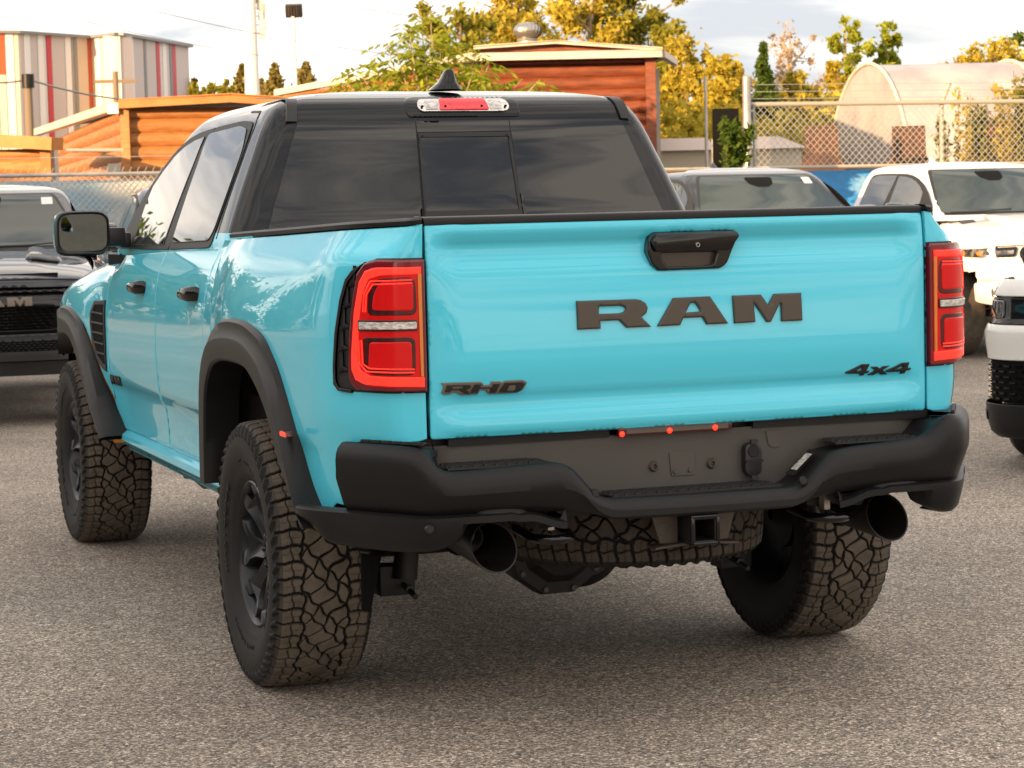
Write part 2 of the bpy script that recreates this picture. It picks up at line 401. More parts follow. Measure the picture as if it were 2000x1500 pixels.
def cab_shell(z0, z1, top):
    zs = list(np.arange(z0, min(z1, 1.95), .03))+([z1] if not top else [1.95, 1.962, 1.972, 1.98, 1.987, 1.993, 1.998, 2.002])
    b = MB(); rings = [cab_ring(z) for z in zs]
    if top:
        last = rings[-1]; c = np.array([0, 1.55, 2.0]); L = np.array(last)
        for k, (sc, dz) in enumerate([(.97, .003), (.9, .008), (.75, .016), (.5, .026), (.25, .031)]):
            Q = c+(L-c)*sc; Q[:, 2] = 2.002+dz; rings.append([tuple(p) for p in Q])
    b.grid(rings, closed_u=True)
    n = len(rings[0]); o = len(b.V)-n
    if top: b.F.append(tuple(range(o, o+n)))
    b.F.append(tuple(range(n))[::-1]) if not top else None; b.MI.append(0); b.MI = [0]*len(b.F)
    return fixn(b.me(50))
def hood(x, z_unused_y):
    x = np.asarray(x, float); y = np.asarray(z_unused_y, float)
    zt = FT(y); w = .93
    z = zt-.015+.075*(1-np.abs(x/w)**2.6)+.030*sst(.52, .40, np.abs(x))*sst(4.62, 3.4, y)-.10*sst(.80, .96, np.abs(x))**2
    return np.stack([x+0*y, y+0*x, z], -1)
NX = pchip([0, .5, .8, .95, 1.02], [4.69, 4.65, 4.56, 4.44, 4.30])
def nose(x, z):
    x = np.asarray(x, float); z = np.asarray(z, float)
    return np.stack([x+0*z, NX(np.abs(x))-.05*sst(1.0, 1.22, z)+.02*sst(.75, .6, z), z+0*x], -1)

# arch rails (y, z), from the front leg over the top to the rear leg, for the rear wheel; the front wheel mirrors the idea
RO = [(.60, .62), (.595, .80), (.575, .98), (.52, 1.10), (.41, 1.175), (.21, 1.208), (.03, 1.215), (-.135, 1.208), (-.313, 1.176), (-.397, 1.133), (-.477, 1.079), (-.549, 1.008), (-.615, .929), (-.652, .87), (-.682, .809), (-.732, .736), (-.80, .652)]
RI = [(.50, .62), (.485, .80), (.45, .95), (.36, 1.035), (.25, 1.064), (.14, 1.072), (-.042, 1.072), (-.16, 1.062), (-.24, 1.04), (-.35, .99), (-.445, .93), (-.51, .87), (-.565, .804), (-.65, .752), (-.72, .71), (-.79, .665), (-.86, .63)]
FO = [(4.30, .885), (4.25, .97), (4.17, 1.045), (4.05, 1.10), (3.85, 1.135), (3.62, 1.142), (3.42, 1.122), (3.26, 1.073), (3.12, .978), (2.99, .875), (2.875, .780), (2.77, .690), (2.65, .600)]
FI = [(4.12, .885), (4.10, .91), (4.05, .945), (3.95, .985), (3.80, 1.008), (3.64, 1.016), (3.50, 1.007), (3.36, .972), (3.23, .905), (3.10, .81), (2.956, .72), (2.80, .64), (2.66, .583)]
def flare_mesh(sd, O, I, n=56):
    O2 = resample(cat(O, 6), n); I2 = resample(cat(I, 6), n); C2 = O2*.58+I2*.42
    S = side(sd); so = S(O2[:, 0], O2[:, 1]); rows = []
    def row(yz, x): return [(sd*xx, a, b) for (a, b), xx in zip(yz, x)]
    bx = np.abs(so[:, 0])
    rows.append(row(O2, bx-.004)); rows.append(row(O2, bx+.006))
    A = O2*.93+I2*.07; rows.append(row(A, np.maximum(bx+.020, 1.090)))
    A = O2*.75+I2*.25; rows.append(row(A, np.full(n, 1.104))); rows.append(row(C2, np.full(n, 1.118)))
    A = C2*.93+I2*.07; rows.append(row(A, np.full(n, 1.1205)))
    A = C2*.1+I2*.9; rows.append(row(A, np.full(n, 1.116))); rows.append(row(I2, np.full(n, 1.108)))
    A = I2; rows.append(row(A, np.full(n, 1.06))); rows.append(row(I2, np.full(n, .99)))
    rows = [[(sd*min(abs(x), (1.400-.515*abs(y))/.857 if y < -.5 else 9), y, z) for x, y, z in rw] for rw in rows]
    p3, p4 = at(112, 640, 'y', 3.)[0], at(112, 640, 'y', 4.)[0]
    rows = [[(sd*min(abs(x), -(p3+(p4-p3)*(y-3.)) if y > 2.5 else 9), y, z) for x, y, z in rw] for rw in rows]
    b = MB(); b.grid(rows); return fixn(b.me(38))
def liner_mesh(sd, I, x0=.60):
    P = resample(cat(I, 6), 30); c = P.mean(0); Q = P+(P-c)*.04
    b = MB(); b.grid([[(sd*x, a, z) for a, z in Q] for x in (1.06, .85, x0)]); n = len(Q)
    b.add([(sd*x0, a, z) for a, z in Q], [tuple(range(n))]); return fixn(b.me(40))

# ------------------------------------------------------------------ tyre, rim
def tyre_mesh(NT=864, hi=True):
    prof = []                                  # (axial, radius, tread flag)
    def seg(a, b, n, fl):
        for i in range(n): t = i/n; prof.append((a[0]+(b[0]-a[0])*t, a[1]+(b[1]-a[1])*t, fl))
    sw = cat([(-.118, .236), (-.135, .262), (-.156, .315), (-.1635, .355), (-.160, .392), (-.150, .420)], 5 if hi else 2)
    for p in sw: prof.append((p[0], p[1], 0))
    seg((-.148, .426), (-.140, .436), 4 if hi else 1, 2)
    nt_ = 104 if hi else 9
    for i in range(nt_+1):
        a = -.139+.278*i/nt_; prof.append((a, .4445-.0055*(a/.139)**4-.003*(a/.139)**2, 1))
    seg((.140, .436), (.148, .426), 4 if hi else 1, 2)
    for p in sw[::-1]: prof.append((-p[0], p[1], 0))
    prof = np.array(prof); m = len(prof)
    th = np.arange(NT)/NT*2*math.pi; A, T = np.meshgrid(prof[:, 0], th); Rr = np.repeat(prof[:, 1][None], NT, 0); FL = np.repeat(prof[:, 2][None], NT, 0)
    p = T/(2*math.pi)*54; w = A/.139
    def line(dist, hw, sof=.0016): return 1-sst(hw-sof*.5, hw+sof, np.abs(dist))
    tri = lambda q: np.abs(((q) % 1)-.5)*4-1
    H = np.zeros_like(A)
    if hi:
        sgn = np.sign(w+1e-9); ph = p+.5*(w > 0)
        zz = .53+.055*tri(ph*.5)+.02*np.sin(ph*2*math.pi)
        g = line((np.abs(w)-zz)*.139, .0034)
        cen = np.abs(w) < zz
        fr = ((ph+.07*np.sin(np.abs(w)*11)) % 1)-.5
        lat = line(fr*.0517*.97, .0036)*(np.abs(w) >= zz-.02)
        g = np.maximum(g, lat)
        sp = line((np.abs(w)-.78-.03*tri(ph*1.0+.25))*.139, .0014, .001)*(np.abs(w) >= zz)*.55
        wig = .15*np.sin(p*math.pi*2/3+w*5)+.09*np.sin(p*math.pi*4/3-w*9+1)
        d1 = (((p*2/3+2.0*w+wig) % 1)-.5)/19.3; d2 = (((p*2/3-2.0*w-wig+.5) % 1)-.5)/19.3
        dg = np.maximum(line(d1, .0030), line(d2, .0025))*cen
        si = line(((((ph*1.0+.5) % 1)-.5)*.0517+.002*np.sin(w*60)), .0008, .0008)*.35*(np.abs(w) >= zz)
        H = -.0105*np.maximum.reduce([g, dg, sp, si])
        H = H*(FL == 1)
        lug = line(fr*.0517, .0042)
        H = H-.009*lug*(FL == 2)
        sr = sst(.385, .402, Rr)*(FL == 0)
        H = H+sr*.0085*(sst(.30, .36, np.abs(((ph*1.0+(Rr-.40)*22*sgn) % 1)-.5)+.06)) - sr*.002*line((((ph*2+(Rr*30)) % 1)-.5)*.02, .003)
        ring = np.exp(-((Rr-.272)/.003)**2)*.002*(FL == 0); H = H+ring
    RR = Rr+H*(FL > 0); AA = A+np.sign(A)*H*(FL == 0)
    # contact flattening is left to the ground
    V = np.stack([AA, RR*np.sin(T), RR*np.cos(T)], -1).reshape(-1, 3)
    i = np.arange(NT)[:, None]; j = np.arange(m-1)[None]; i2 = (i+1) % NT
    F = np.stack([(i*m+j), (i*m+j+1), (i2*m+j+1), (i2*m+j)], -1).reshape(-1, 4)
    me = bpy.data.meshes.new('tyre'); me.vertices.add(len(V)); me.vertices.foreach_set('co', V.ravel())
    me.loops.add(F.size); me.loops.foreach_set('vertex_index', F.ravel().astype(np.int32)); me.polygons.add(len(F))
    me.polygons.foreach_set('loop_start', np.arange(len(F))*4); me.update(calc_edges=True); me.validate()
    me.shade_smooth(); me.set_sharp_from_angle(angle=R(40))
    at_ = me.attributes.new('dust', 'FLOAT', 'POINT')
    dust = np.where(FL == 1, 1-np.clip(-H/.006, 0, 1), np.where(FL == 2, .35*(1-np.clip(-H/.006, 0, 1)), .06)); at_.data.foreach_set('value', dust.ravel().astype(np.float32))
    return fixn(me)
def rubber_mat():
    m = bpy.data.materials.new('tyre_rubber'); m.use_nodes = True; nt = m.node_tree; b = nt.nodes['Principled BSDF']
    a = _n(nt, 'ShaderNodeAttribute', attribute_name='dust'); t = _n(nt, 'ShaderNodeTexNoise'); t.inputs['Scale'].default_value = 14; t.inputs['Detail'].default_value = 9; t.inputs['Roughness'].default_value = .7
    g = _n(nt, 'ShaderNodeTexCoord'); nt.links.new(g.outputs['Object'], t.inputs['Vector'])
    r = _n(nt, 'ShaderNodeMapRange'); r.inputs[1].default_value = .3; r.inputs[2].default_value = .65; r.inputs[3].default_value = .45; nt.links.new(t.outputs['Fac'], r.inputs[0])
    mu = _n(nt, 'ShaderNodeMath', operation='MULTIPLY'); nt.links.new(a.outputs['Fac'], mu.inputs[0]); nt.links.new(r.outputs[0], mu.inputs[1])
    mx = _n(nt, 'ShaderNodeMix', data_type='RGBA'); mx.inputs[6].default_value = (.006, .006, .0065, 1); mx.inputs[7].default_value = (.155, .128, .100, 1)
    nt.links.new(mu.outputs[0], mx.inputs[0]); nt.links.new(mx.outputs[2], b.inputs['Base Color']); b.inputs['Roughness'].default_value = .66; b.inputs['Specular IOR Level'].default_value = .3
    t2 = _n(nt, 'ShaderNodeTexNoise'); t2.inputs['Scale'].default_value = 260; nt.links.new(g.outputs['Object'], t2.inputs['Vector'])
    bp = _n(nt, 'ShaderNodeBump'); bp.inputs['Strength'].default_value = .35; bp.inputs['Distance'].default_value = .001; nt.links.new(t2.outputs['Fac'], bp.inputs['Height']); nt.links.new(bp.outputs[0], b.inputs['Normal'])
    return m
M['tyre'] = rubber_mat(); M['tyre_clean'] = rubber_mat(); M['tyre_clean'].name = 'clean_tyre_rubber'; [n for n in M['tyre_clean'].node_tree.nodes if n.bl_idname == 'ShaderNodeMix'][0].inputs[7].default_value = (.07, .055, .043, 1)  # copy for the spare: shade under the bed put into a darker tread colour
def rim_meshes():
    barrel = MB().lathe([(.118, .238), (.128, .243), (.131, .238), (.124, .230), (.10, .222), (.03, .212), (-.05, .205), (-.10, .214), (-.125, .236), (-.130, .243), (-.122, .246), (-.10, .232), (-.04, .222), (.08, .232)], 72, closed=True).me(40)
    sp = MB()
    for k in range(6):
        a = k*math.pi/3; m = Matrix.Rotation(a, 3, 'X')
        pts = [(-.030, .05), (.030, .05), (.034, .115), (.052, .155), (.076, .180), (.082, .226), (.040, .228), (.020, .196), (-.020, .196), (-.040, .228), (-.082, .226), (-.076, .180), (-.052, .155), (-.034, .115)]
        top = [.082, .082, .100, .110, .116, .122, .118, .104, .104, .118, .122, .116, .110, .100]; n = len(pts)
        V = [m @ Vector((h, q, r)) for (q, r), h in zip(pts, top)]+[m @ Vector((h-.05, q*1.18, r)) for (q, r), h in zip(pts, top)]
        V += [m @ Vector((.070, q, r)) for q, r in ((0, .08), (0, .18))]
        sp.add(V, [tuple(range(2*n-1, n-1, -1))]+[(i, i+n, (i+1) % n+n, (i+1) % n) for i in range(n)]+[(0, 1, 2*n), (1, 2, 2*n), (2, 3, 2*n+1, 2*n), (3, 4, 2*n+1), (4, 5, 6, 7), (4, 7, 2*n+1), (7, 8, 2*n+1), (8, 9, 10, 11), (8, 11, 2*n+1), (11, 12, 2*n+1), (12, 13, 2*n, 2*n+1), (13, 0, 2*n)])
    spm = bevel_me(sp.me(), .006)
    cap = MB().lathe([(.03, .075), (.066, .073), (.072, .064), (.072, .045), (.083, .042), (.085, .036), (.086, 0.001)], 36).me(35)
    nut = MB().lathe([(.06, .011), (.083, .0105), (.087, .006), (.087, .0005)], 6)
    nutm = nut.me(30)
    disc = MB().lathe([(.0, .02), (.0, .178), (-.012, .178), (-.012, .02)], 48).me(40)
    drum = MB().lathe([(-.02, .02), (-.02, .12), (-.07, .12), (-.09, .06), (-.10, .02)], 32).me(40)
    return barrel, spm, cap, nutm, disc, drum
def text_ring(txt, r, a0, size, x, squeeze=1.0):
    cu = bpy.data.curves.new('t', 'FONT'); cu.body = txt; cu.size = size; cu.align_x = 'CENTER'; cu.align_y = 'CENTER'; cu.extrude = .0012; cu.space_character = 1.15
    o = bpy.data.objects.new('t', cu); COL.objects.link(o); bpy.context.view_layer.update()
    me = bpy.data.meshes.new_from_object(o.evaluated_get(bpy.context.evaluated_depsgraph_get())); bpy.data.objects.remove(o)
    for v in me.vertices:
        u, t, d = v.co; a = a0-u/r*squeeze; rr = r+t; v.co = (x+d, rr*math.sin(a)*1.0, rr*math.cos(a))
    return me
# ------------------------------------------------------------------ pickup builder
SE = S_END+.004
def arch_cut(O): return [(y, z) for y, z in resample(cat(O, 4), 34)*.985+np.array([0, .985*0])]
TL_OUT = [(SE, 1.418), (-1.205, 1.418), (-1.125, 1.417), (-1.088, 1.407), (-1.060, 1.379), (-1.040, 1.304), (-1.026, 1.21), (-1.019, 1.099), (-1.027, 1.064), (-1.048, 1.049), (-1.131, 1.047), (SE, 1.042)]
GILL = [(SE, 1.423), (-1.115, 1.424), (-1.076, 1.413), (-1.028, 1.386), (-1.006, 1.364), (-.981, 1.304), (-.958, 1.208), (-.946, 1.113), (-.946, 1.065), (-.963, 1.046), (-1.005, 1.040), (-1.09, 1.039), (SE, 1.037)]
BAR = [(-1.248, 1.398), (-1.141, 1.396), (-1.102, 1.387), (-1.079, 1.357), (-1.056, 1.272), (-1.041, 1.147), (-1.041, 1.106), (-1.055, 1.078), (-1.091, 1.066), (-1.250, 1.056), (-1.250, 1.084), (-1.113, 1.090), (-1.078, 1.106), (-1.066, 1.132), (-1.074, 1.241), (-1.089, 1.32), (-1.113, 1.366), (-1.149, 1.377), (-1.247, 1.378)]
VENT = [(2.845, 1.192), (3.05, 1.184), (3.105, 1.13), (3.112, 1.08), (3.09, 1.0), (3.02, .920), (2.92, .880), (2.855, .872)]
def px2(pts, y=-1.165): return [(p[0], p[2]) for p in (at(u, v, 'y', y) for u, v in pts)]
def z13(pts, ox, oy, s): return [(ox+a*s, oy+b*s) for a, b in pts]
def slab(surf, sgn, poly, off, th, holes=(), **k): return patch(surf, sgn, poly, holes, step=k.get('step', .03), off=off, thick=th, lip=k.get('lip', .0025), bstep=k.get('bstep', .02), dome=k.get('dome', 0))
RAM_R = [(106, 193), (560, 178), (600, 184), (640, 208), (656, 245), (645, 285), (622, 305), (605, 318), (680, 392), (492, 401), (436, 342), (286, 348), (288, 408), (112, 416)]
RAM_RH = [(278, 234), (450, 229), (480, 240), (488, 258), (470, 278), (440, 287), (275, 293)]
RAM_A = [(860, 168), (1144, 156), (1280, 367), (1115, 375), (1085, 318), (932, 324), (905, 380), (730, 390)]
RAM_AH = [(988, 207), (1028, 205), (1072, 272), (952, 282)]
RAM_M = [(1322, 150), (1542, 142), (1598, 226), (1648, 136), (1860, 128), (1864, 344), (1702, 351), (1700, 210), (1690, 208), (1616, 355), (1586, 356), (1494, 214), (1484, 214), (1494, 356), (1332, 367)]
def ram_letters(parent, surf, sgn, mp, m, th=.010):
    for nm, o, h in (('letter', RAM_R, RAM_RH), ('letter', RAM_A, RAM_AH), ('letter', RAM_M, None)):
        P = mp(o); H = [mp(h)] if h else []
        link(nm, patch(surf, sgn, P, H, step=.02, off=th, thick=th+.003, lip=.0045, bstep=.012), m, parent)

def build_truck(name, loc, rz, body, roof, label, hi=False, group=None, scoop=False, black_grille=True, plaque=True, hi_hood=None, glassm='glass2', std=False):
    T = empty(name, loc, rz, label=label, cat='pickup truck', group=group); lod = 0 if hi else 1; st = .045 if hi else .09
    for sd in (-1, 1):
        S = side(sd); sg = sd                                   # cross(ds, dz) points towards +x
        def P(nm, key, poly, m, holes=(), off=0., th=.014, parent=T, step=st, **k):
            me = cached((key, sd, lod), lambda: patch(S, sg, poly, holes, step=step, off=off, thick=th, bstep=k.get('bstep', step), lip=k.get('lip', .004), dome=k.get('dome', 0)))
            return link(nm, me, m, parent, label=k.get('label'))
        RC = arch_cut(RO); FC = arch_cut(FO)
        quarter = [(.628, .63), (.628, 1.474), (.3, 1.480), (-.2, 1.490), (-.6, 1.500), (-1.0, 1.510), (S_END+.08, 1.516), (SE, 1.518), (SE, .905), (S_END+.03, .898), (-1.03, .893), (-1.02, .78), (-1.0, .695), (-.87, .70)] + RC[::-1][0:]
        P('quarter_panel', 'q', quarter, body, bstep=.03)
        P('cab_corner_panel', 'cc', [(.634, .62), (.634, 1.43), (.66, 1.47), (.80, 1.47), (.800, .60)], body)
        rd = P('rear_door', 'rd', [(.806, .625), (.806, 1.436), (1.742, 1.418), (1.742, .625)], body)
        fd = P('front_door', 'fd', [(1.752, .625), (1.752, 1.418), (2.80, 1.390), (2.806, 1.1), (2.80, .625)], body)
        P('front_fender', 'ff', [(2.815, .62), (2.815, 1.384)]+[(y, float(FT(y))+.004) for y in np.arange(3.0, 4.56, .1)]+[(4.55, 1.0), (4.42, .90)]+[(p[0], p[1]) for p in FC], body, bstep=.03)
        b = MB(); rows = []
        for y in np.linspace(.66, 2.72, 24):
            q = float(D_door(.62)); e = .02*float(sst(2.35, 2.75, y))
            rows.append([(sd*x, y, z) for x, z in ((1.026-q-.02, .628), (1.026-q+.004, .622), (1.018, .604), (1.022, .582), (1.006, .560), (.985, .548), (.975, .530), (.93, .515), (.80, .515))])
        b.grid(rows); link('rocker_panel', cached(('rock', sd), lambda: fixn(b.me(40))), body, T)
        flm = M['plastic']
        if not std:
            fl = link('rear_wheel_flare', cached(('flr', sd), lambda: flare_mesh(sd, RO, RI)), flm, T)
            link('front_wheel_flare', cached(('flf', sd), lambda: flare_mesh(sd, FO, FI)), flm, T)
        else:
            link('rear_wheel_flare', cached(('flr', sd), lambda: flare_mesh(sd, RO, RI)), body, T)
            link('front_wheel_flare', cached(('flf', sd), lambda: flare_mesh(sd, FO, FI)), body, T)
        link('rear_wheel_liner', cached(('lr', sd), lambda: liner_mesh(sd, RI)), M['dark'], T)
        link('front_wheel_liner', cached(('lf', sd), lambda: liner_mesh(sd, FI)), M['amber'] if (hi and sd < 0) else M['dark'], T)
        # door glass
        G = cab_side(sd)
        def GP(nm, key, poly, m, off, th, parent, lip=.002, step=.09, **k):
            return link(nm, cached((key, sd, lod), lambda: patch(G, sd, poly, [], step=step, off=off, thick=th, lip=lip, bstep=.03)), m, parent)
        f0 = cat([(1.876, 1.436), (1.868, 1.905), (2.10, 1.896), (2.38, 1.856), (2.60, 1.785), (2.80, 1.675), (3.0, 1.545), (3.14, 1.43)], 4)
        f0 = [(1.790, 1.424), (1.790, 1.912), (2.08, 1.902), (2.25, 1.884), (2.42, 1.848), (2.62, 1.778), (2.80, 1.690), (2.98, 1.570), (3.10, 1.46), (3.12, 1.418)]
        GP('window_surround', 'fw0', f0, M['rubber'], .004, .01, fd)
        r0 = rnd([(1.030, 1.44), (1.060, 1.80), (1.10, 1.905), (1.3, 1.918), (1.80, 1.912), (1.792, 1.424), (1.10, 1.436)], .05, 4)
        GP('window_surround', 'rw0', r0, M['rubber'], .004, .01, rd)
        fg = [(1.905, 1.442), (1.905, 1.640), (1.99, 1.872), (2.10, 1.868), (2.26, 1.848), (2.41, 1.812), (2.56, 1.752), (2.66, 1.69), (2.70, 1.60), (2.66, 1.436)]
        fg = [(1.905, 1.442), (1.900, 1.878), (2.08, 1.869), (2.24, 1.850), (2.40, 1.815), (2.56, 1.755), (2.68, 1.69), (2.70, 1.60), (2.66, 1.436)]
        GP('window', 'fg', fg, M['side_glass'], .008, .006, fd)
        rg = rnd([(1.695, 1.450), (1.860-.03, 1.887), (1.3, 1.896), (1.155, 1.880), (1.080, 1.806), (1.055, 1.65), (1.045, 1.50), (1.085, 1.462)], .03, 3)
        rg = rnd([(1.735, 1.450), (1.835, 1.887), (1.3, 1.896), (1.150, 1.878), (1.080, 1.806), (1.055, 1.65), (1.045, 1.50), (1.085, 1.462)], .03, 3)
        GP('window', 'rg', rg, M['side_glass'], .008, .006, rd)
        if hi:                                                  # painted door frame line
            GP('door_frame_seal', 'dfs', rnd([(.985, 1.47), (1.02, 1.66), (1.055, 1.88), (1.12, 1.948), (1.3, 1.955), (1.3, 1.949), (1.125, 1.941), (1.062, 1.876), (1.027, 1.66), (.992, 1.47)], .01, 2), M['rubber'], .0015, .004, rd, lip=0, step=.2)
        # handles
        for (y0, dr) in ((.93, rd), (1.97, fd)):
            b = MB(); rows = []
            X0 = float(np.abs(S(np.array([y0+.1]), np.array([1.275]))[0, 0]))
            for t, w_, h_, o_ in ((0, .0, .0, .0), (.01, .026, .020, .02), (.06, .028, .022, .048), (.15, .020, .016, .052), (.20, .012, .010, .035), (.215, .004, .003, .005)):
                rows.append([(sd*(X0+o_-.012+.014*math.cos(a)), y0+t, 1.272-.006*t/.2+max(w_, .001)*math.sin(a)) for a in np.linspace(0, 2*math.pi, 13)[:-1]])
            b.grid(rows, closed_u=True)
            h = link('door_handle', cached(('dh', sd, round(y0, 2)), lambda: fixn(b.me(60))), M['gloss'], dr)
            if hi:
                cu = patch(S, sg, [(y0+.1+.085*math.cos(a), 1.270+.040*math.sin(a)) for a in np.linspace(0, 2*math.pi, 20)[:-1]], [], step=.04, off=.0008, thick=0, lip=.006)
                link('handle_cup', cu, M['black_paint'] if False else body, dr)
        # mirror
        mr = MB(); rows = []
        def ring(y, cx, cz, hw, hh, e=4.6): return [(sd*(cx+hw*abs(math.cos(a))**(2/e)*(1 if math.cos(a) > 0 else -1)), y, cz+hh*abs(math.sin(a))**(2/e)*(1 if math.sin(a) > 0 else -1)) for a in np.linspace(0, 2*math.pi, 37)[:-1]]
        cx, cz = 1.157, 1.497
        for y, hw, hh, dx in ((2.655, .103, .082, 0), (2.65, .111, .090, 0), (2.66, .117, .096, 0), (2.72, .117, .096, 0), (2.80, .105, .085, -.01), (2.86, .07, .055, -.02), (2.875, .01, .01, -.02)):
            rows.append(ring(y, cx+dx, cz, hw, hh))
        mr.grid(rows, closed_u=True); hs = link('mirror', cached(('mir', sd), lambda: fixn(mr.me(45))), M['plastic2'] if hi else M['gloss'], T)
        g2 = MB(); g2.V = [(x, 2.656, z) for x, _, z in ring(0, cx, cz, .102, .081)]; g2.F = [tuple(range(36))]; g2.MI = [0]
        g2.V = [(x, 2.656+.10*(abs(x)-cx)-.05*(z-cz)-.006, z) for x, _, z in g2.V]; link('mirror_glass', cached(('mig', sd), lambda: g2.me()), M['mirror'], hs)
        if hi:
            cp = MB(); rows = [ring(y, cx+dx, cz-.004, hw, hh) for y, hw, hh, dx in ((2.69, .1185, .0975, 0), (2.72, .1195, .0985, 0), (2.80, .107, .0875, -.01), (2.86, .072, .057, -.02), (2.88, .01, .01, -.02))]
            cp.grid(rows, closed_u=True); link('mirror_cap', fixn(cp.me(45)), body, hs)
            b = MB(); b.V = [(sd*(cx-sd*0+.05+.036*math.cos(a)*1.0), 2.653, cz+.042+.036*math.sin(a)) for a in np.linspace(0, 2*math.pi, 20)[:-1]]
            b = MB(); q = rnd([(cx+.018, cz+.072), (cx+.094, cz+.072), (cx+.094, cz+.005), (cx+.018, cz+.005)], .025, 5); b.V = [(sd*x, 2.6535-.004*((x-cx-.05)**2+(z-cz-.04)**2 < 0), z) for x, z in q]; b.F = [tuple(range(len(q)))]; b.MI = [0]
            c = (sd*(cx+.055), 2.6532, cz+.04); n = len(b.V); b.V.append(c); b.F = [(i, (i+1) % n, n) for i in range(n)]; b.MI = [0]*n
            link('blind_spot_mirror', fixn(b.me(180)), M['mirror'], hs)
        ar = MB(); ar.box((sd*1.03, 2.71, 1.475), (.13, .06, .085)); ar.box((sd*.965, 2.76, 1.46), (.05, .15, .07))
        link('mirror_arm', cached(('mia', sd), lambda: bevel_me(ar.me(), .012)), M['plastic2'], T)
        # wheels
        for (wy, nm) in ((0, 'rear_wheel'), (WB, 'front_wheel')):
            o = empty(nm, (0, 0, 0)); o.parent = T; o.location = (sd*.936, wy, .437); o.rotation_euler = (R(-33 if wy == 0 else 12), 0, 0 if sd > 0 else math.pi)
            link('tyre', cached(('tyre', lod), lambda: tyre_mesh() if hi else tyre_mesh(96, False)), M['tyre'], o)
            rm = cached('rim', rim_meshes)
            link('rim', rm[0], M['rim'], o); link('spokes', rm[1], M['rim'], o); link('hub_cap', rm[2], M['gloss'], o)
            if hi:
                [link('lug_nut', rm[3], M['gloss'], o, loc=(0, .057*math.cos((k+.5)*math.pi/3), .057*math.sin((k+.5)*math.pi/3))) for k in range(6)]; link('brake_disc', rm[4], M['underbody'], o); link('hub', rm[5], M['underbody'], o)
                for tx, a0 in (('GOODYEAR', 1.35), ('WRANGLER', 1.35+math.pi), ('DURATRAC', 3.0), ('LT325/65R18', 6.0)):
                    pass
                for tx, a0, sz in (('GOODYEAR', 4.35, .058), ('GOODYEAR', 1.2, .058), ('WRANGLER', 2.8, .050), ('DURATRAC RT', 5.9, .040)):
                    me = cached(('tx', tx, a0), lambda: text_ring(tx, .318, a0, sz, .1565)); link('sidewall_lettering', me, M['rubber'], o)
                v = MB().lathe([(.095, .001), (.095, .008), (.075, .009), (.075, .001)], 12, (0, 0, 0)).me(40)
                link('valve_cap', v, M['green'], o, loc=(.02, -.135, .115) if False else (.022, .02, .178))
            else:
                link('brake_disc', rm[4], M['underbody'], o)
        # bed rail cap
        rail = MB(); rows = []
        for s in list(np.linspace(.62, -.9, 16))+list(np.linspace(-.95, S_END+.012, 10)):
            z = float(np.interp(s, [S_END, -1.0, -.6, -.2, .3, .625], [1.519, 1.512, 1.502, 1.492, 1.482, 1.476])); p = S(np.array([s]), np.array([z]))[0]; n = normals(S, np.array([s]), np.array([1.2]), sg)[0]
            tu = -n*.15*(1 if s > -.9 else 1); q = [p+n*.006, p+n*.008+np.array([0, 0, .012]), p-n*.004+np.array([0, 0, .020]), p-n*.05+np.array([0, 0, .022]), p-n*.075+np.array([0, 0, .018]), p-n*.08-np.array([0, 0, .04])]
            rows.append(q)
        rail.grid(rows); link('bed_rail_cap', cached(('rail', sd), lambda: fixn(rail.me(50))), M['plastic'], T)
        # taillight
        gl = P('taillight', 'tlg', GILL, M['rubber'], off=.002, th=.012, step=.03, lip=.003)
        if not hi: P('lens', 'tlf', TL_OUT, M['red_frame'], off=.014, th=.012, parent=gl, step=.03)
        else:
            P('lens', 'tlf', TL_OUT, M['red_frame'], off=.022, th=.022, parent=gl, step=.012, lip=.006)
            P('lit_back', 'tlb', rnd([(-1.250, 1.398), (-1.11, 1.396), (-1.080, 1.36), (-1.052, 1.24), (-1.041, 1.12), (-1.052, 1.074), (-1.10, 1.060), (-1.250, 1.054)], .02, 4), M['red_lit'], off=.0245, th=.004, parent=gl, step=.012, lip=.002)
            P('light_bar', 'bar', BAR, M['red_bar'], off=.030, th=.006, parent=gl, step=.012, lip=.003, bstep=.012)
            P('upper_recess', 'tr1', rnd([(-1.104, 1.262), (-1.108, 1.33), (-1.135, 1.368), (-1.231, 1.370), (-1.234, 1.262)], .02, 3), M['red_deep'], off=.0265, th=.003, parent=gl, step=.012, lip=.002)
            P('upper_reflector', 'ts1', rnd([(-1.225, 1.357), (-1.145, 1.357), (-1.128, 1.32), (-1.122, 1.278), (-1.224, 1.274)], .012, 3), M['red_lit'], off=.0305, th=.004, parent=gl, step=.012, lip=.004)
            P('lower_recess', 'tr2', rnd([(-1.082, 1.200), (-1.080, 1.12), (-1.11, 1.093), (-1.226, 1.090), (-1.228, 1.200)], .02, 3), M['red_deep'], off=.0265, th=.003, parent=gl, step=.012, lip=.002)
            P('lower_reflector', 'ts2', rnd([(-1.216, 1.187), (-1.112, 1.187), (-1.106, 1.11), (-1.217, 1.106)], .012, 3), M['red_lit'], off=.0305, th=.004, parent=gl, step=.012, lip=.004)
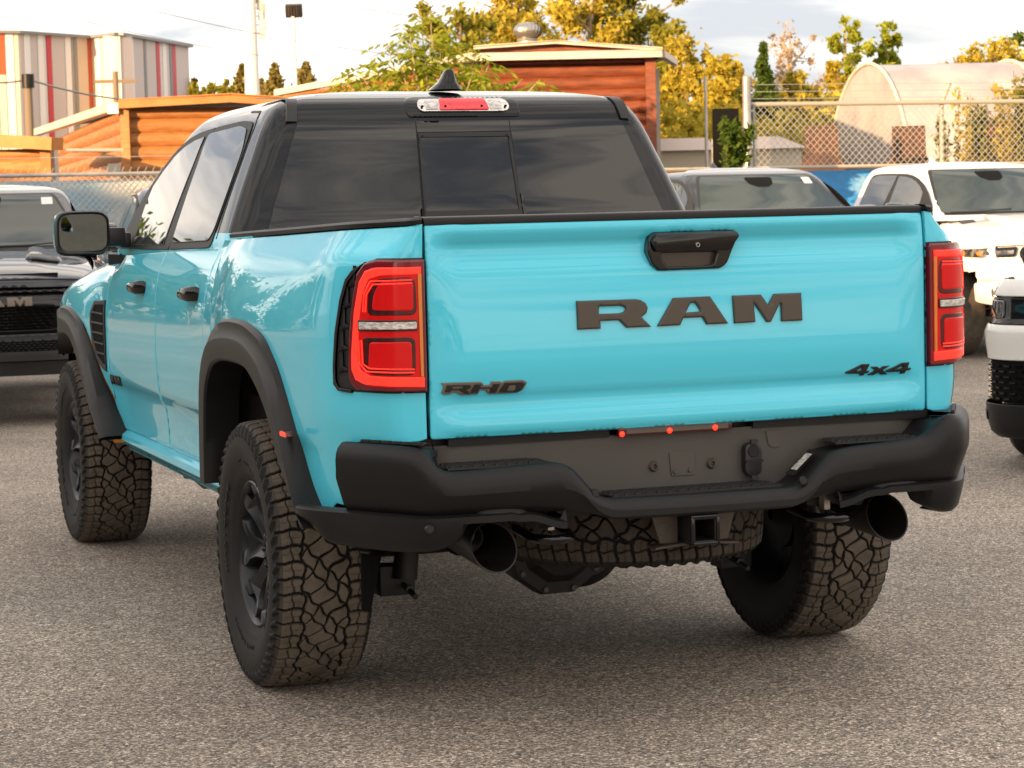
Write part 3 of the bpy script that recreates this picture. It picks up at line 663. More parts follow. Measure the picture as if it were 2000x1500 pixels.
            for k, (e1, e2) in enumerate(((.0, .004), (.009, .013))):
                A = [(-1.092-e1, 1.272), (-1.097-e1, 1.322), (-1.12-e1*.7, 1.362-e1), (-1.222, 1.364-e1), (-1.222, 1.364-e2), (-1.12-e2*.7, 1.362-e2), (-1.097-e2, 1.322), (-1.092-e2, 1.272)]
                P('light_guide', 'lg%d' % k, A, M['red_bar'], off=.0315, th=.003, parent=gl, step=.012, lip=.0008)
                A = [(-1.072-e1*1.3, 1.192), (-1.074-e1*1.3, 1.125), (-1.10-e1, 1.101+e1), (-1.222, 1.097+e1), (-1.222, 1.097+e2), (-1.10-e2, 1.101+e2), (-1.074-e2*1.3, 1.125), (-1.072-e2*1.3, 1.192)]
                P('light_guide', 'lh%d' % k, A, M['red_bar'], off=.0315, th=.003, parent=gl, step=.012, lip=.0008)
            P('reverse_lamp_frame', 'rvf', rnd([(-1.234, 1.249), (-1.072, 1.250), (-1.072, 1.217), (-1.234, 1.217)], .006, 3), M['red_deep'], off=.0305, th=.004, parent=gl, step=.012, lip=.002)
            P('reverse_lamp', 'rv', rnd([(-1.231, 1.243), (-1.080, 1.244), (-1.080, 1.223), (-1.231, 1.223)], .004, 3), M['clear_lens'], off=.035, th=.005, parent=gl, step=.012, lip=.002)
            P('inner_strip', 'ins', [(-1.249, 1.378), (-1.238, 1.378), (-1.240, 1.086), (-1.249, 1.086)], M['amber_lens'], off=.028, th=.003, parent=gl, step=.012, lip=.001)  # orange strip laid on the lens as a painted glint
            for k in range(5):
                z = 1.105+.062*k; s0 = float(np.interp(z, [1.06, 1.2, 1.3, 1.4], [-1.022, -1.03, -1.045, -1.085])); s1 = float(np.interp(z, [1.06, 1.2, 1.3, 1.4], [-.957, -.965, -.988, -1.03]))
                P('gill_slat', 'gs%d' % k, [(s0+.004, z), (s1-.006, z-.012), (s1-.006, z-.004), (s1-.022, z+.004), (s1-.022, z+.05), (s1-.030, z+.05), (s1-.030, z+.008)], M['plastic'], off=.008, th=.006, parent=gl, step=.05, lip=.001)
            P('gill_frame', 'gf', [(-1.08, 1.413), (-1.028, 1.388), (-1.004, 1.364), (-.979, 1.304), (-.956, 1.208), (-.944, 1.113), (-.944, 1.060), (-.963, 1.042), (-1.02, 1.037), (-1.02, 1.046), (-.968, 1.051), (-.955, 1.068), (-.955, 1.113), (-.967, 1.205), (-.990, 1.30), (-1.014, 1.358), (-1.036, 1.378)], M['plastic2'], off=.010, th=.010, parent=gl, step=.05, lip=.002, bstep=.02)
        # fender vent
        vt = P('fender_vent', 'fv', VENT, M['rubber'], [cat([(2.868, 1.172), (3.03, 1.166), (3.078, 1.12), (3.083, 1.08), (3.06, 1.005), (2.995, .935), (2.915, .905), (2.868, .900)], 1, True)] if hi else (), off=.006, th=.012, step=.05, lip=.003, bstep=.02) if (hi or scoop) else None
        if hi:
            P('vent_back', 'fvb', VENT, M['dark'], off=.0035, th=0, parent=vt, step=.1, lip=0)
            for k in range(5):
                z = .945+.045*k; y1 = float(np.interp(z, [.9, .95, 1.0, 1.1, 1.17], [2.93, 3.01, 3.055, 3.08, 3.03]))
                P('vent_slat', 'fvs%d' % k, [(2.87, z), (y1, z+.004), (y1, z+.012), (2.87, z+.008)], M['plastic2'], off=.008, th=.008, parent=vt, step=.08, lip=.001)
        # parts only the back or the front shows
    T['_d'] = 0
    del T['_d']
    # cab
    link('cab_lower', cached('cabl', lambda: cab_shell(1.34, 1.492, False)), body, T)
    link('cab_roof', cached('cabu', lambda: cab_shell(1.492, 2.0, True)), roof, T)
    Rw = rnd([(-.806, 1.470), (-.648, 1.893), (.648, 1.893), (.806, 1.470)], .03, 4)
    Bk = cab_back
    bg_ = link('rear_window', cached(('rw', lod), lambda: patch(Bk, 1, Rw, [], step=.08, off=.004, thick=.006, lip=.002)), M['rubber'], T)
    if hi:
        for poly in ([(-.800, 1.475), (-.645, 1.888), (-.199, 1.890), (-.212, 1.475)], [(.185, 1.475), (.176, 1.890), (.645, 1.888), (.800, 1.475)], [(-.196, 1.848), (-.195, 1.890), (.173, 1.890), (.174, 1.848)]):
            link('pane', patch(Bk, 1, poly, [], step=.05, off=.0065, thick=.003, lip=.001), M['glass'], bg_)
        link('sliding_frame', patch(Bk, 1, [(-.206, 1.480), (-.194, 1.845), (.173, 1.845), (.185, 1.480)], [[(-.196, 1.552), (-.188, 1.828), (.160, 1.828), (.170, 1.552)]], step=.02, off=.0115, thick=.006, lip=.001), M['rubber'], bg_)
        link('pane', patch(Bk, 1, [(-.198, 1.550), (-.190, 1.830), (.162, 1.830), (.172, 1.550)], [], step=.05, off=.0075, thick=.001, lip=0), M['glass'], bg_)
        link('pane', patch(Bk, 1, [(-.204, 1.482), (-.203, 1.544), (.180, 1.544), (.182, 1.482)], [], step=.05, off=.0085, thick=.002, lip=.001), M['glass'], bg_)
        hk = MB().box((.118, .76, 1.556), (.04, .02, .012)).build('slider_latch', M['gloss'], bg_)
        # high brake light
        hb = link('high_brake_light', patch(Bk, 1, rnd([(-.225, 1.905), (-.222, 1.975), (-.19, 1.985), (.19, 1.985), (.222, 1.975), (.228, 1.905)], .02, 4), [], step=.02, off=.004, thick=.008, lip=.003, bstep=.02), M['black_paint'], T)
        pill = [(-.155+.026*math.cos(a), 1.9455+.023*math.sin(a)) for a in np.linspace(math.pi/2, 3*math.pi/2, 9)]+[(.158+.026*math.cos(a), 1.9455+.023*math.sin(a)) for a in np.linspace(-math.pi/2, math.pi/2, 9)]
        link('housing', patch(Bk, 1, pill, [], step=.012, off=.012, thick=.012, lip=.003, bstep=.012), M['chrome'], hb)
        link('cargo_lens', patch(Bk, 1, [(-.150, 1.929), (-.150, 1.960), (-.100, 1.960), (-.100, 1.929)], [], step=.012, off=.015, thick=.004, lip=.002), M['clear_lens'], hb)
        link('cargo_lens', patch(Bk, 1, [(.103, 1.929), (.103, 1.960), (.152, 1.960), (.152, 1.929)], [], step=.012, off=.015, thick=.004, lip=.002), M['clear_lens'], hb)
        link('red_lens', patch(Bk, 1, rnd([(-.098, 1.926), (-.093, 1.966), (.090, 1.966), (.100, 1.926)], .008, 3), [], step=.012, off=.018, thick=.008, lip=.003), mat('red_brake_lens', (.62, .008, .022), .25, coat=1, emit=(1, .02, .04), es=.12, noise=(70, (.40, .004, .012), .45, .6, (1, 1, 2))), hb)
        for x in (-.165, -.075, .070, .167):
            p = Bk(np.array([x]), np.array([1.947]))[0]; MB().lathe([(-.004, .0001), (-.004, .0045), (.010, .0045)], 10, (p[0], p[1]-.020, p[2]), 'y').build('screw', M['dark'], hb, smooth=40)
        # roof trim strips
        for sd in (-1, 1):
            rows = []
            for t in np.linspace(0, 1, 14):
                a = np.array([sd*.662, .862, 1.893]); z = float(np.interp(t, [0, .35, .6, 1], [1.893, 1.955, 1.986, 2.012])); y = float(CB(min(z, 2.0)))+.045*.68 if t < .55 else float(np.interp(t, [.55, 1], [.97, 1.5]))
                xx = sd*float(np.interp(t, [0, .4, .7, 1], [.668, .655, .64, .63]))
                rows.append([(xx-.022, y-.006, z+.001), (xx-.020, y-.010, z+.004), (xx+.020, y-.010, z+.003), (xx+.022, y-.006, z)])
            MB().grid(rows).build('roof_trim_strip', M['plastic2'], T, smooth=50)
    fn = MB(); rows = []
    for k, (z, h, w_, y) in enumerate(((2.020, .115, .062, 1.06), (2.030, .105, .054, 1.055), (2.045, .085, .036, 1.045), (2.065, .060, .026, 1.03), (2.085, .040, .020, 1.02), (2.094, .025, .014, 1.015), (2.097, .005, .003, 1.01))):
        rows.append([(w_*math.copysign(abs(math.sin(a))**.8, math.sin(a)), y+h*math.cos(a)*(1 if math.cos(a) > 0 else .55), z) for a in np.linspace(0, 2*math.pi, 21)[:-1]])
    fn.grid(rows, closed_u=True); link('antenna_fin', cached('fin', lambda: fixn(fn.me(60))), roof, T)
    # bed and tailgate
    bd = MB(); bd.box((0, -.27, .96), (1.62, 1.70, .05)); bd.box((0, .61, 1.20), (1.85, .03, .52)); bd.box((-.83, -.27, 1.2), (.04, 1.70, .50)); bd.box((.83, -.27, 1.2), (.04, 1.70, .50)); bd.box((0, -.2, .80), (1.9, 1.7, .26))
    link('bed', cached('bed', lambda: bd.me()), M['dark'], T)
    b = MB(); b.box((0, 2.1, .86), (1.90, 2.9, .50)); b.box((0, 2.0, 1.22), (1.88, 2.6, .34)); b.box((0, 3.75, .98), (1.10, 1.6, .56)); link('floor_pan', cached('flo', lambda: b.me()), M['dark'], T)
    b = MB()
    for sd in (-1, 1): b.tube([(sd*.42, -1.15, .72), (sd*.42, -.6, .74), (sd*.45, .1, .78), (sd*.45, .6, .62), (sd*.45, 4.3, .62)], .055, 6)
    b.box((0, .9, .60), (.9, .1, .1)); b.box((0, -1.05, .70), (1.5, .09, .11)); b.box((0, 2.4, .50), (.5, 1.2, .12))
    link('chassis_frame', cached('fr', lambda: b.me()), M['underbody'], T)
    b = MB(); b.tube([(-.78, WB, .43), (.78, WB, .43)], .04, 10); link('front_axle', cached('axf', lambda: b.me(60)), M['underbody'], T)
    b = MB(); b.tube([(-.78, 0, .437), (.78, 0, .437)], .045, 14)
    b.lathe([(-.16, .02), (-.155, .12), (-.10, .165), (0, .175), (.09, .15), (.20, .06)], 28, (0.06, 0, .415), 'y')
    link('rear_axle', cached('axl', lambda: fixn(b.me(35))), M['underbody'], T)
    # hood
    def hoodp():
        o = [(-.955, 4.42), (-.965, 3.95), (-.945, 3.35), (-.89, 3.12), (-.5, 3.22), (0, 3.26), (.5, 3.22), (.89, 3.12), (.945, 3.35), (.965, 3.95), (.955, 4.42), (.80, 4.56), (.5, 4.62), (0, 4.65), (-.5, 4.62), (-.80, 4.56)]
        return patch(hood, 1, o, [], step=.09, off=0, thick=.02, lip=.006)
    link('hood', cached(('hood', lod), hoodp), hi_hood or body, T)
    b = MB(); b.add([(-.93, 3.0, 1.395), (.93, 3.0, 1.395), (.93, 3.36, 1.375), (.5, 3.46, 1.40), (-.5, 3.46, 1.40), (-.93, 3.36, 1.375)], [(0, 1, 2, 3, 4, 5)]); link('cowl', cached('cowl', lambda: b.me()), M['rubber'], T)
    ws = rnd([(-.845, 1.465), (-.60, 1.925), (.60, 1.925), (.845, 1.465)], .05, 4)
    wso = rnd([(-.875, 1.445), (-.625, 1.940), (.625, 1.940), (.875, 1.445)], .05, 4)
    wf = link('windshield', cached('ws0', lambda: patch(cab_front, -1, wso, [], step=.12, off=.003, thick=.006, lip=.002)), M['rubber'], T)
    link('pane', cached('ws1', lambda: patch(cab_front, -1, ws, [], step=.08, off=.007, thick=.003, lip=.001)), M[glassm], wf)
    if not hi:
        q = MB(); q.prism([(-.13, 0), (.13, 0), (.10, -.075), (-.10, -.075)], 0, .01, 'y')
        link('sensor_housing', cached('sens', lambda: patch(cab_front, -1, rnd([(-.15, 1.905), (.15, 1.905), (.13, 1.835), (.06, 1.80), (-.06, 1.80), (-.13, 1.835)], .02, 3), [], step=.06, off=.0085, thick=.001, lip=0)), M['dark'], wf)
        if plaque:
            link('paper_sticker', cached('stk', lambda: patch(cab_front, -1, [(-.60, 1.895), (-.50, 1.895), (-.50, 1.83), (-.60, 1.83)][::1], [], step=.05, off=.009, thick=.001, lip=0)), M['sticker'], wf)
        wp = MB(); wp.tube([cab_front(np.array([x]), np.array([z]))[0]+np.array([0, .02, 0]) for x, z in ((-.1, 1.475), (-.35, 1.478), (-.70, 1.50))], .010, 6); wp.tube([cab_front(np.array([x]), np.array([z]))[0]+np.array([0, .02, 0]) for x, z in ((.75, 1.475), (.45, 1.478), (.10, 1.50))], .010, 6)
        link('wipers', cached('wip', lambda: wp.me(60)), M['plastic2'], wf)
    # front end
    link('nose_panel', cached(('nose', lod), lambda: patch(nose, -1, [(-1.0, .60), (-1.0, 1.13), (-.9, 1.165), (-.5, 1.185), (0, 1.19), (.5, 1.185), (.9, 1.165), (1.0, 1.13), (1.0, .60)], [], step=.15, off=-.02, thick=.01, lip=0)), M['dark'] if black_grille else body, T)
    if scoop:
        for sd in (-1, 1):
            sc = link('hood_scoop', patch(hood, 1, rnd([(sd*.34, 3.55), (sd*.30, 4.05), (sd*.60, 4.05), (sd*.64, 3.55)], .06, 4), [], step=.03, off=.012, thick=.03, lip=.012, dome=.035), body, T)
            link('scoop_inlet', patch(hood, 1, rnd([(sd*.36, 4.045), (sd*.35, 4.10), (sd*.57, 4.10), (sd*.58, 4.045)], .01, 2), [], step=.05, off=.012, thick=.01), M['dark'], sc)
    if not hi and not plaque:
        for sd in (-1, 1): link('hood_vent', patch(hood, 1, [(sd*.60, 3.42), (sd*.66, 3.62), (sd*.80, 3.60), (sd*.76, 3.40)], [], step=.05, off=.006, thick=.005, lip=.001), M['rubber'], T)
    if not hi: build_front(T, body, std)
    if hi: build_rear(T)
    return T

def build_front(T, body, std):
    def N(nm, key, poly, m, off=.01, th=.02, holes=(), parent=T, step=.08, lip=.004, bstep=None):
        return link(nm, cached((key, std), lambda: patch(nose, -1, poly, holes, step=step, off=off, thick=th, lip=lip, bstep=bstep)), m, parent)
    go = rnd([(-.62, 1.125), (.62, 1.125), (.66, 1.06), (.56, .80), (.50, .775), (-.50, .775), (-.56, .80), (-.66, 1.06)], .04, 4)
    gi = rnd([(-.585, 1.10), (.585, 1.10), (.625, 1.055), (.53, .82), (.49, .80), (-.49, .80), (-.53, .82), (-.625, 1.055)], .04, 4)
    g = N('grille', 'gr', go, M['gloss'], .02, .03, [gi])
    N('grille_back', 'grb', gi, M['dark'], -.012, 0, parent=g, lip=0)
    def mesh_rows():
        b = MB()
        for r in range(11):
            z = .822+r*.0255
            hw = float(np.interp(z, [.80, .82, 1.055, 1.10], [.49, .52, .62, .58]))-.02
            k = int(hw*2/.062)
            for i in range(k):
                x = -hw+(i+.5+(r % 2)*.5-.25)*2*hw/k
                if abs(x) > hw-.02: continue
                p = nose(np.array([x]), np.array([z]))[0]; b.box((x, p[1]+.006, z), (.046, .02, .010))
        return bevel_me(b.me(), .002, 1)
    link('grille_mesh', cached('gm', mesh_rows), M['gloss'], g, kind='stuff')
    N('grille_bar', 'gb', rnd([(-.60, 1.075), (.60, 1.075), (.60, .985), (-.60, .985)], .02, 3), M['gloss'], .020, .03, parent=g)
    lets = lambda o: [(-(x-985)/1760*.62*-1, 1.03+(272-z+(985-x)*-.036*-1)/216*.062-.0) for x, z in o]
    def fl(surf_x):
        return lambda o: [(-( (x-985)/1760*.66), 1.03+((272-z)-(x-985)*.036)/225*.068) for x, z in o]
    nz2 = lambda a, b_: nose(a, b_)
    for nm, o, h in (('R', RAM_R, RAM_RH), ('A', RAM_A, RAM_AH), ('M', RAM_M, None)):
        mp = fl(0); me = cached(('gl', nm), lambda: patch(nose, -1, mp(o), [mp(h)] if h else [], step=.03, off=.034, thick=.016, lip=.003, bstep=.02)); link('letter', me, M['badge_edge'], g)
    for sd in (-1, 1):
        hl = N('headlight', 'hl%d' % sd, [(sd*x, z) for x, z in rnd([(.66, 1.125), (.96, 1.115), (1.005, 1.06), (.97, 1.025), (.70, 1.03)], .02, 3)], M['gloss'], .012, .03)
        N('lens', 'hll%d' % sd, [(sd*x, z) for x, z in rnd([(.70, 1.092), (.955, 1.088), (.985, 1.055), (.95, 1.042), (.71, 1.045)], .012, 3)], M['headlamp'], .018, .01, parent=hl)
        N('side_marker', 'hlm%d' % sd, [(sd*x, z) for x, z in [(.962, 1.088), (.992, 1.070), (.985, 1.045), (.955, 1.045)]], M['amber_lens'], .019, .008, parent=hl, lip=.001)
        hs2 = link('headlight_side', cached(('hs', sd), lambda: patch(side(sd), sd, rnd([(4.08, 1.105), (4.46, 1.115), (4.46, 1.02), (4.16, 1.03)], .02, 3), [], step=.06, off=.012, thick=.02)), M['headlamp'], T)
        link('side_marker', cached(('hm', sd), lambda: patch(side(sd), sd, rnd([(4.10, 1.095), (4.17, 1.098), (4.20, 1.04), (4.16, 1.04)], .01, 3), [], step=.06, off=.016, thick=.02, lip=.002)), M['amber_lens'], hs2)
        N('fog_lamp', 'fo%d' % sd, [(sd*x, z) for x, z in rnd([(.74, .72), (.90, .72), (.90, .62), (.74, .62)], .03, 3)], M['gloss'], .038, .01)
        N('lamp_insert', 'fi%d' % sd, [(sd*x, z) for x, z in rnd([(.78, .70), (.86, .70), (.86, .64), (.78, .64)], .02, 3)], M['headlamp'], .041, .01)
        if std: N('front_fender_nose', 'fn%d' % sd, [(sd*x, z) for x, z in rnd([(.63, 1.02), (1.0, 1.02), (1.0, .80), (.58, .80)], .04, 3)], body, .008, .03)
        else: N('front_fender_nose', 'fn%d' % sd, [(sd*x, z) for x, z in rnd([(.67, 1.02), (1.0, 1.02), (1.0, .86), (.60, .86)], .04, 3)], body, .008, .03)
    N('hood_lip', 'hlp', rnd([(-.95, 1.13), (-.60, 1.14), (0, 1.145), (.60, 1.14), (.95, 1.13), (.95, 1.17), (.5, 1.20), (0, 1.21), (-.5, 1.20), (-.95, 1.17)], .01, 2), body, .02, .04)
    bm = body if std else M['plastic2']
    N('front_bumper', 'fb', rnd([(-1.0, .775), (-.55, .770), (.55, .770), (1.0, .775), (1.0, .58), (.9, .55), (-.9, .55), (-1.0, .58)], .03, 4), bm, .035, .08)
    lo = N('lower_grille', 'lg', rnd([(-.62, .725), (.62, .725), (.55, .625), (-.55, .625)], .03, 3), M['dark'], .037, .01)
    def lm():
        b = MB()
        for r in range(5):
            for i in range(26):
                x = -.56+i*.045+(r % 2)*.022; z = .638+r*.019; p = nose(np.array([x]), np.array([z]))[0]; b.box((x, p[1]+.042, z), (.026, .01, .006))
        return b.me()
    link('lower_mesh', cached('lm', lm), M['plastic'], lo, kind='stuff')
    N('skid_plate', 'sk', rnd([(-.95, .545), (.95, .545), (.75, .43), (-.75, .43)], .04, 4), M['plastic'], .0, .10)
# ------------------------------------------------------------------ rear end of the main truck
BP = [(0, -1.285), (.5, -1.285), (.80, -1.278), (.865, -1.255), (.905, -1.205), (.95, -1.135), (1.0, -1.055), (1.037, -.995)]
def build_rear(T):
    body = M['blue']
    tgp = [(-.806, .900), (-.806, 1.519), (.806, 1.519), (.806, .900)]
    G = link('tailgate', patch(tg, 1, rnd(tgp, .012, 3), [px2([(1268, 464), (1276, 456), (1434, 451), (1438, 458), (1424, 494), (1417, 512), (1405, 522), (1284, 527), (1272, 515), (1264, 491)])], step=.022, off=0, thick=.03, lip=.005, bstep=.02), body, T)
    b = MB(); rows = []
    for x in np.linspace(-.806, .806, 15):
        y = float(tg(np.array([x]), np.array([1.519]))[0, 1]); rows.append([(x, y-.004, 1.514), (x, y-.006, 1.526), (x, y-.001, 1.534), (x, y+.02, 1.538), (x, y+.06, 1.539), (x, y+.066, 1.50)])
    b.grid(rows); link('tailgate_cap', fixn(b.me(50)), M['plastic'], G)
    MB().box((0, -1.075, 1.2), (1.60, .05, .60)).build('inner_panel', M['dark'], G)
    # handle
    H = px2([(1265, 466), (1274, 455), (1434, 450), (1440, 458), (1425, 494), (1418, 513), (1406, 523), (1284, 528), (1271, 516), (1262, 491)])
    pocket = px2([(1289, 494), (1399, 491), (1393, 514), (1380, 518), (1301, 521), (1292, 508)])
    fl = lambda x, z: np.stack([x+0*z, -1.176+.0*x+.06*(z-1.42)*0+0*z, z+0*x], -1)
    h = link('tailgate_handle', patch(fl, 1, rnd(H, .008, 3), [rnd(pocket, .006, 3)], step=.04, off=0, thick=.035, lip=.005, bstep=.012), M['gloss'], G)
    link('pocket', patch(fl, 1, rnd(pocket, .006, 3), [], step=.04, off=-.022, thick=0, lip=0, bstep=.02), M['tan'], h)
    b = MB(); b.prism(px2([(1266, 470), (1276, 457), (1433, 452), (1438, 460), (1420, 488), (1275, 492)]), -1.192, -1.172, 'y'); link('pull_bar', bevel_me(b.me(), .006), M['gloss'], h)
    c = px2([(1354, 478)])[0]
    MB().lathe([(-.0, .0001), (-.0, .006), (.003, .0075), (.008, .0085), (.012, .0085)], 20, (c[0], -1.200, c[1]), 'y').build('camera', M['steel'], h, smooth=40)
    MB().lathe([(-.0, .0001), (-.0, .004)], 16, (c[0], -1.2005, c[1]), 'y').build('camera_lens', M['dark'], h)
    # letters and badges
    for P, Hh in ((RAM_R, RAM_RH), (RAM_A, RAM_AH), (RAM_M, None)):
        link('letter', patch(tg, 1, px2(z13(P, 1100, 540, .25), -1.178), [px2(z13(Hh, 1100, 540, .25), -1.178)] if Hh else [], step=.03, off=.011, thick=.013, lip=.006, bstep=.014), M['badge'], G)
    q = lambda p: px2(z13(p, 820, 700, .14), -1.168)
    bd = link('model_badge', patch(tg, 1, q([(310, 345), (850, 325), (885, 345), (890, 370), (980, 368), (1000, 320), (1120, 318), (1145, 330), (1200, 310), (1430, 298), (1480, 320), (1485, 350), (1440, 430), (1370, 470), (1300, 478), (970, 492), (935, 465), (945, 440), (850, 443), (820, 495), (590, 508), (520, 475), (465, 475), (440, 500), (345, 505), (320, 485), (350, 395)]), [], step=.02, off=.006, thick=.008, lip=.002, bstep=.01), M['badge_edge'], G)
    for P, Hh in (([(392, 372), (690, 362), (716, 375), (705, 408), (650, 430), (712, 480), (640, 482), (560, 440), (455, 442), (432, 470), (362, 470)], [(480, 385), (612, 382), (612, 405), (560, 412), (468, 414)]),
                  ([(765, 358), (862, 355), (845, 392), (1000, 390), (1022, 350), (1118, 347), (1070, 455), (1058, 465), (975, 467), (990, 412), (836, 414), (812, 468), (716, 470)], None),
                  ([(1175, 335), (1420, 322), (1462, 345), (1405, 435), (1345, 455), (1115, 460), (1120, 430)], [(1250, 365), (1345, 360), (1330, 425), (1300, 437), (1220, 435)])):
        link('badge_letter', patch(tg, 1, q(P), [q(Hh)] if Hh else [], step=.02, off=.0085, thick=.003, lip=.001, bstep=.01), M['badge_dark'], bd)
    q = lambda p: px2(z13(p, 1200, 400, .35), -1.165)
    four1 = [(1290, 935), (1380, 888), (1422, 888), (1412, 912), (1405, 926), (1425, 926), (1416, 938), (1400, 939), (1394, 950), (1374, 950), (1378, 940), (1292, 940)]; f1h = [(1345, 925), (1383, 905), (1376, 926)]
    ex = [(1430, 904), (1468, 902), (1482, 914), (1500, 900), (1538, 897), (1502, 920), (1532, 943), (1494, 945), (1476, 933), (1455, 947), (1422, 948), (1460, 924)]
    four2 = [(1520, 926), (1610, 881), (1650, 879), (1642, 910), (1664, 910), (1655, 922), (1636, 923), (1630, 938), (1604, 940), (1608, 928), (1524, 932)]; f2h = [(1570, 917), (1615, 896), (1608, 915)]
    for P, Hh in ((four1, f1h), (ex, None), (four2, f2h)):
        link('drive_badge', patch(tg, 1, q(P), [q(Hh)] if Hh else [], step=.02, off=.005, thick=.007, lip=.0015, bstep=.008), M['badge_dark'], G)
    # tiny side badge on the front door
    S = side(-1)
    fdz = lambda o: [(2.70-(-1)*0+(.0)-((x-985)/1760*.20), .842+((272-z)-(x-985)*.036)/225*.042) for x, z in o]
    fd = [c_ for c_ in T.children if c_.name.startswith('front_door')][0]
    for P, Hh in ((RAM_R, RAM_RH), (RAM_A, RAM_AH), (RAM_M, None)):
        link('letter', patch(S, -1, [(2.70-(x-985)/1760*.20, z) for (x, _), (_, z) in zip(P, fdz(P))], [], step=.03, off=.004, thick=.005, lip=.001), M['badge_dark'], fd)
    # bumper
    XS = np.r_[np.linspace(0, .8, 33), np.linspace(.82, 1.037, 16)]
    bx = [0]; pts = resample(np.array(cat(BP, 8)), 70)
    zt_l = pchip([-1.05, -.98, -.93, -.885, -.875, -.815, -.78, -.47, -.44, -.335, -.30, .27, .30, .415, .45, .70, .73, .80, .83, .88, 1.05],
                 [.893, .893, .892, .888, .884, .826, .818, .826, .818, .722, .712, .708, .714, .804, .812, .830, .836, .882, .893, .895, .895])
    zb_l = pchip([-1.05, -.7, -.45, -.36, -.28, 0, .28, .36, .45, .7, 1.05], [.690, .690, .684, .672, .650, .643, .645, .668, .680, .684, .684])
    rows = []
    full = np.concatenate([pts[::-1]*[-1, 1], pts[1:]])
    # arc position for the corner wings keeps using x
    for i, (x, y) in enumerate(full):
        t = full[min(i+1, len(full)-1)]-full[max(i-1, 0)]; n = np.array([t[1], -t[0]]); n /= np.linalg.norm(n)
        if n[1] > 0 and abs(x) < .8: n = -n
        if n @ np.array([x*.3, -1]) < 0: n = -n
        zt, zb = float(zt_l(x)), float(zb_l(x)); hgt = zt-zb
        def q(o, z): return (x+n[0]*o, y+n[1]*o, z)
        yin = .075
        inn = -.158 if abs(x) < .80 else (-.10 if abs(x) < .87 else -.06)
        rows.append([q(inn, zt-.006), q(-.038, zt-.006), q(-.036, zt+.001), q(-.016, zt+.001), q(-.010, zt-.002), q(.005, zt-.014), q(.013, zt-.030), q(.016, zt-.05), q(.016, zt-hgt*.50), q(.009, zt-hgt*.60), q(-.014, zb+.022), q(-.024, zb+.008), q(-.036, zb), q(-.09, zb-.002)])
    b = MB(); b.grid(rows); e0 = [0+k for k in range(14)]; b.F.append(tuple(e0)); b.F.append(tuple(range(len(b.V)-14, len(b.V)))[::-1]); b.MI += [0, 0]
    B = link('rear_bumper', fixn(b.me(27)), M['plastic'], T)
    # steel panel behind the steps
    for xa, xb, ya in ((-.800, .800, -1.205),):
        P = [(-.835, .70), (-.835, .880), (.835, .885), (.835, .70)]
        f2 = lambda x, z: np.stack([x+0*z, -1.130+.03*sst(.72, .84, np.abs(x))+.02*(z-.7)/.2*0+0*z, z+0*x], -1)
        pl = link('plate_panel', patch(f2, 1, P, [], step=.05, off=0, thick=.03, lip=.004), M['panel'], B)
    for sd in (-1, 1): MB().box((sd*.79, -1.134, .85), (.003, .002, .10), ry=sd*.2).build('seam', M['dark'], pl)
    mp = px2([(1307, 884), (1357, 881), (1359, 927), (1312, 930)], -1.134)
    f3 = lambda x, z: np.stack([x+0*z, -1.134+0*x+0*z, z+0*x], -1)
    link('plate_bracket', patch(f3, 1, rnd(mp, .003, 2), [], step=.05, off=0, thick=.004, lip=.001), M['panel'], pl)
    for u, v in ((1320, 921), (1349, 918)):
        p = px2([(u, v)], -1.139)[0]; MB().lathe([(0, .0001), (0, .006), (.004, .008)], 12, (p[0], -1.139, p[1]), 'y').build('plate_screw', M['panel'], pl, smooth=40)
    for u, v in ((1277, 911), (1390, 905)):
        p = px2([(u, v)], -1.134)[0]; MB().lathe([(0.004, .0001), (0.004, .006), (-.004, .008), (-.004, .0115), (.004, .0155), (.006, .017)], 20, (p[0], -1.137, p[1]), 'y').build('plate_bolt', M['badge'], pl, smooth=40)
    # trailer plug
    p = px2([(1470, 897)], -1.15)[0]
    b = MB(); o = rnd([(p[0]-.028, p[1]-.05), (p[0]-.028, p[1]+.05), (p[0]+.028, p[1]+.05), (p[0]+.028, p[1]-.05)], .025, 5); b.prism(o, -1.158, -1.12); pg = link('trailer_plug_cover', bevel_me(b.me(), .004), M['plastic2'], pl)
    MB().box((p[0], -1.160, p[1]+.054), (.022, .012, .014)).build('hinge', M['plastic2'], pg); MB().box((p[0], -1.160, p[1]-.054), (.022, .012, .012)).build('hinge', M['plastic2'], pg); MB().box((p[0], -1.162, p[1]-.004), (.058, .008, .007)).build('latch_bar', M['plastic'], pg)
    MB().lathe([(0, .0001), (0, .018), (.003, .020)], 20, (p[0], -1.161, p[1]+.026), 'y').build('plug_cap', M['plastic'], pg, smooth=40)
    o = px2([(1496, 842), (1530, 840), (1527, 868), (1522, 873), (1508, 874), (1501, 868)], -1.134); link('service_flap', patch(f3, 1, o, [], step=.05, off=.0, thick=.002, lip=.001), M['panel'], pl)
    # step pads (on the ledges) with raised chevrons
    def pad(x0, x1, z, y0=-1.248, y1=-1.137, taper=.0):
        b = MB(); b.add([(x0, y0, z), (x1, y0, z), (x1-taper, y1, z), (x0+taper, y1, z)], [(0, 1, 2, 3)])
        b.add([(x0, y0, z-.006), (x1, y0, z-.006), (x1, y0, z), (x0, y0, z)], [(0, 1, 2, 3)])
        for r in range(5):
            n = int((x1-x0)/.034)
            for i in range(n):
                xx = x0+.02+(i+.5*(r % 2))*.034; yy = y0+.014+r*.021
                if xx > x1-.03: continue
                b.box((xx, yy, z+.002), (.024, .006, .006), rz=.35); b.box((xx+.016, yy, z+.002), (.014, .006, .006), rz=-.5)
        link('step_pad', b.me(), M['rubber'], B)
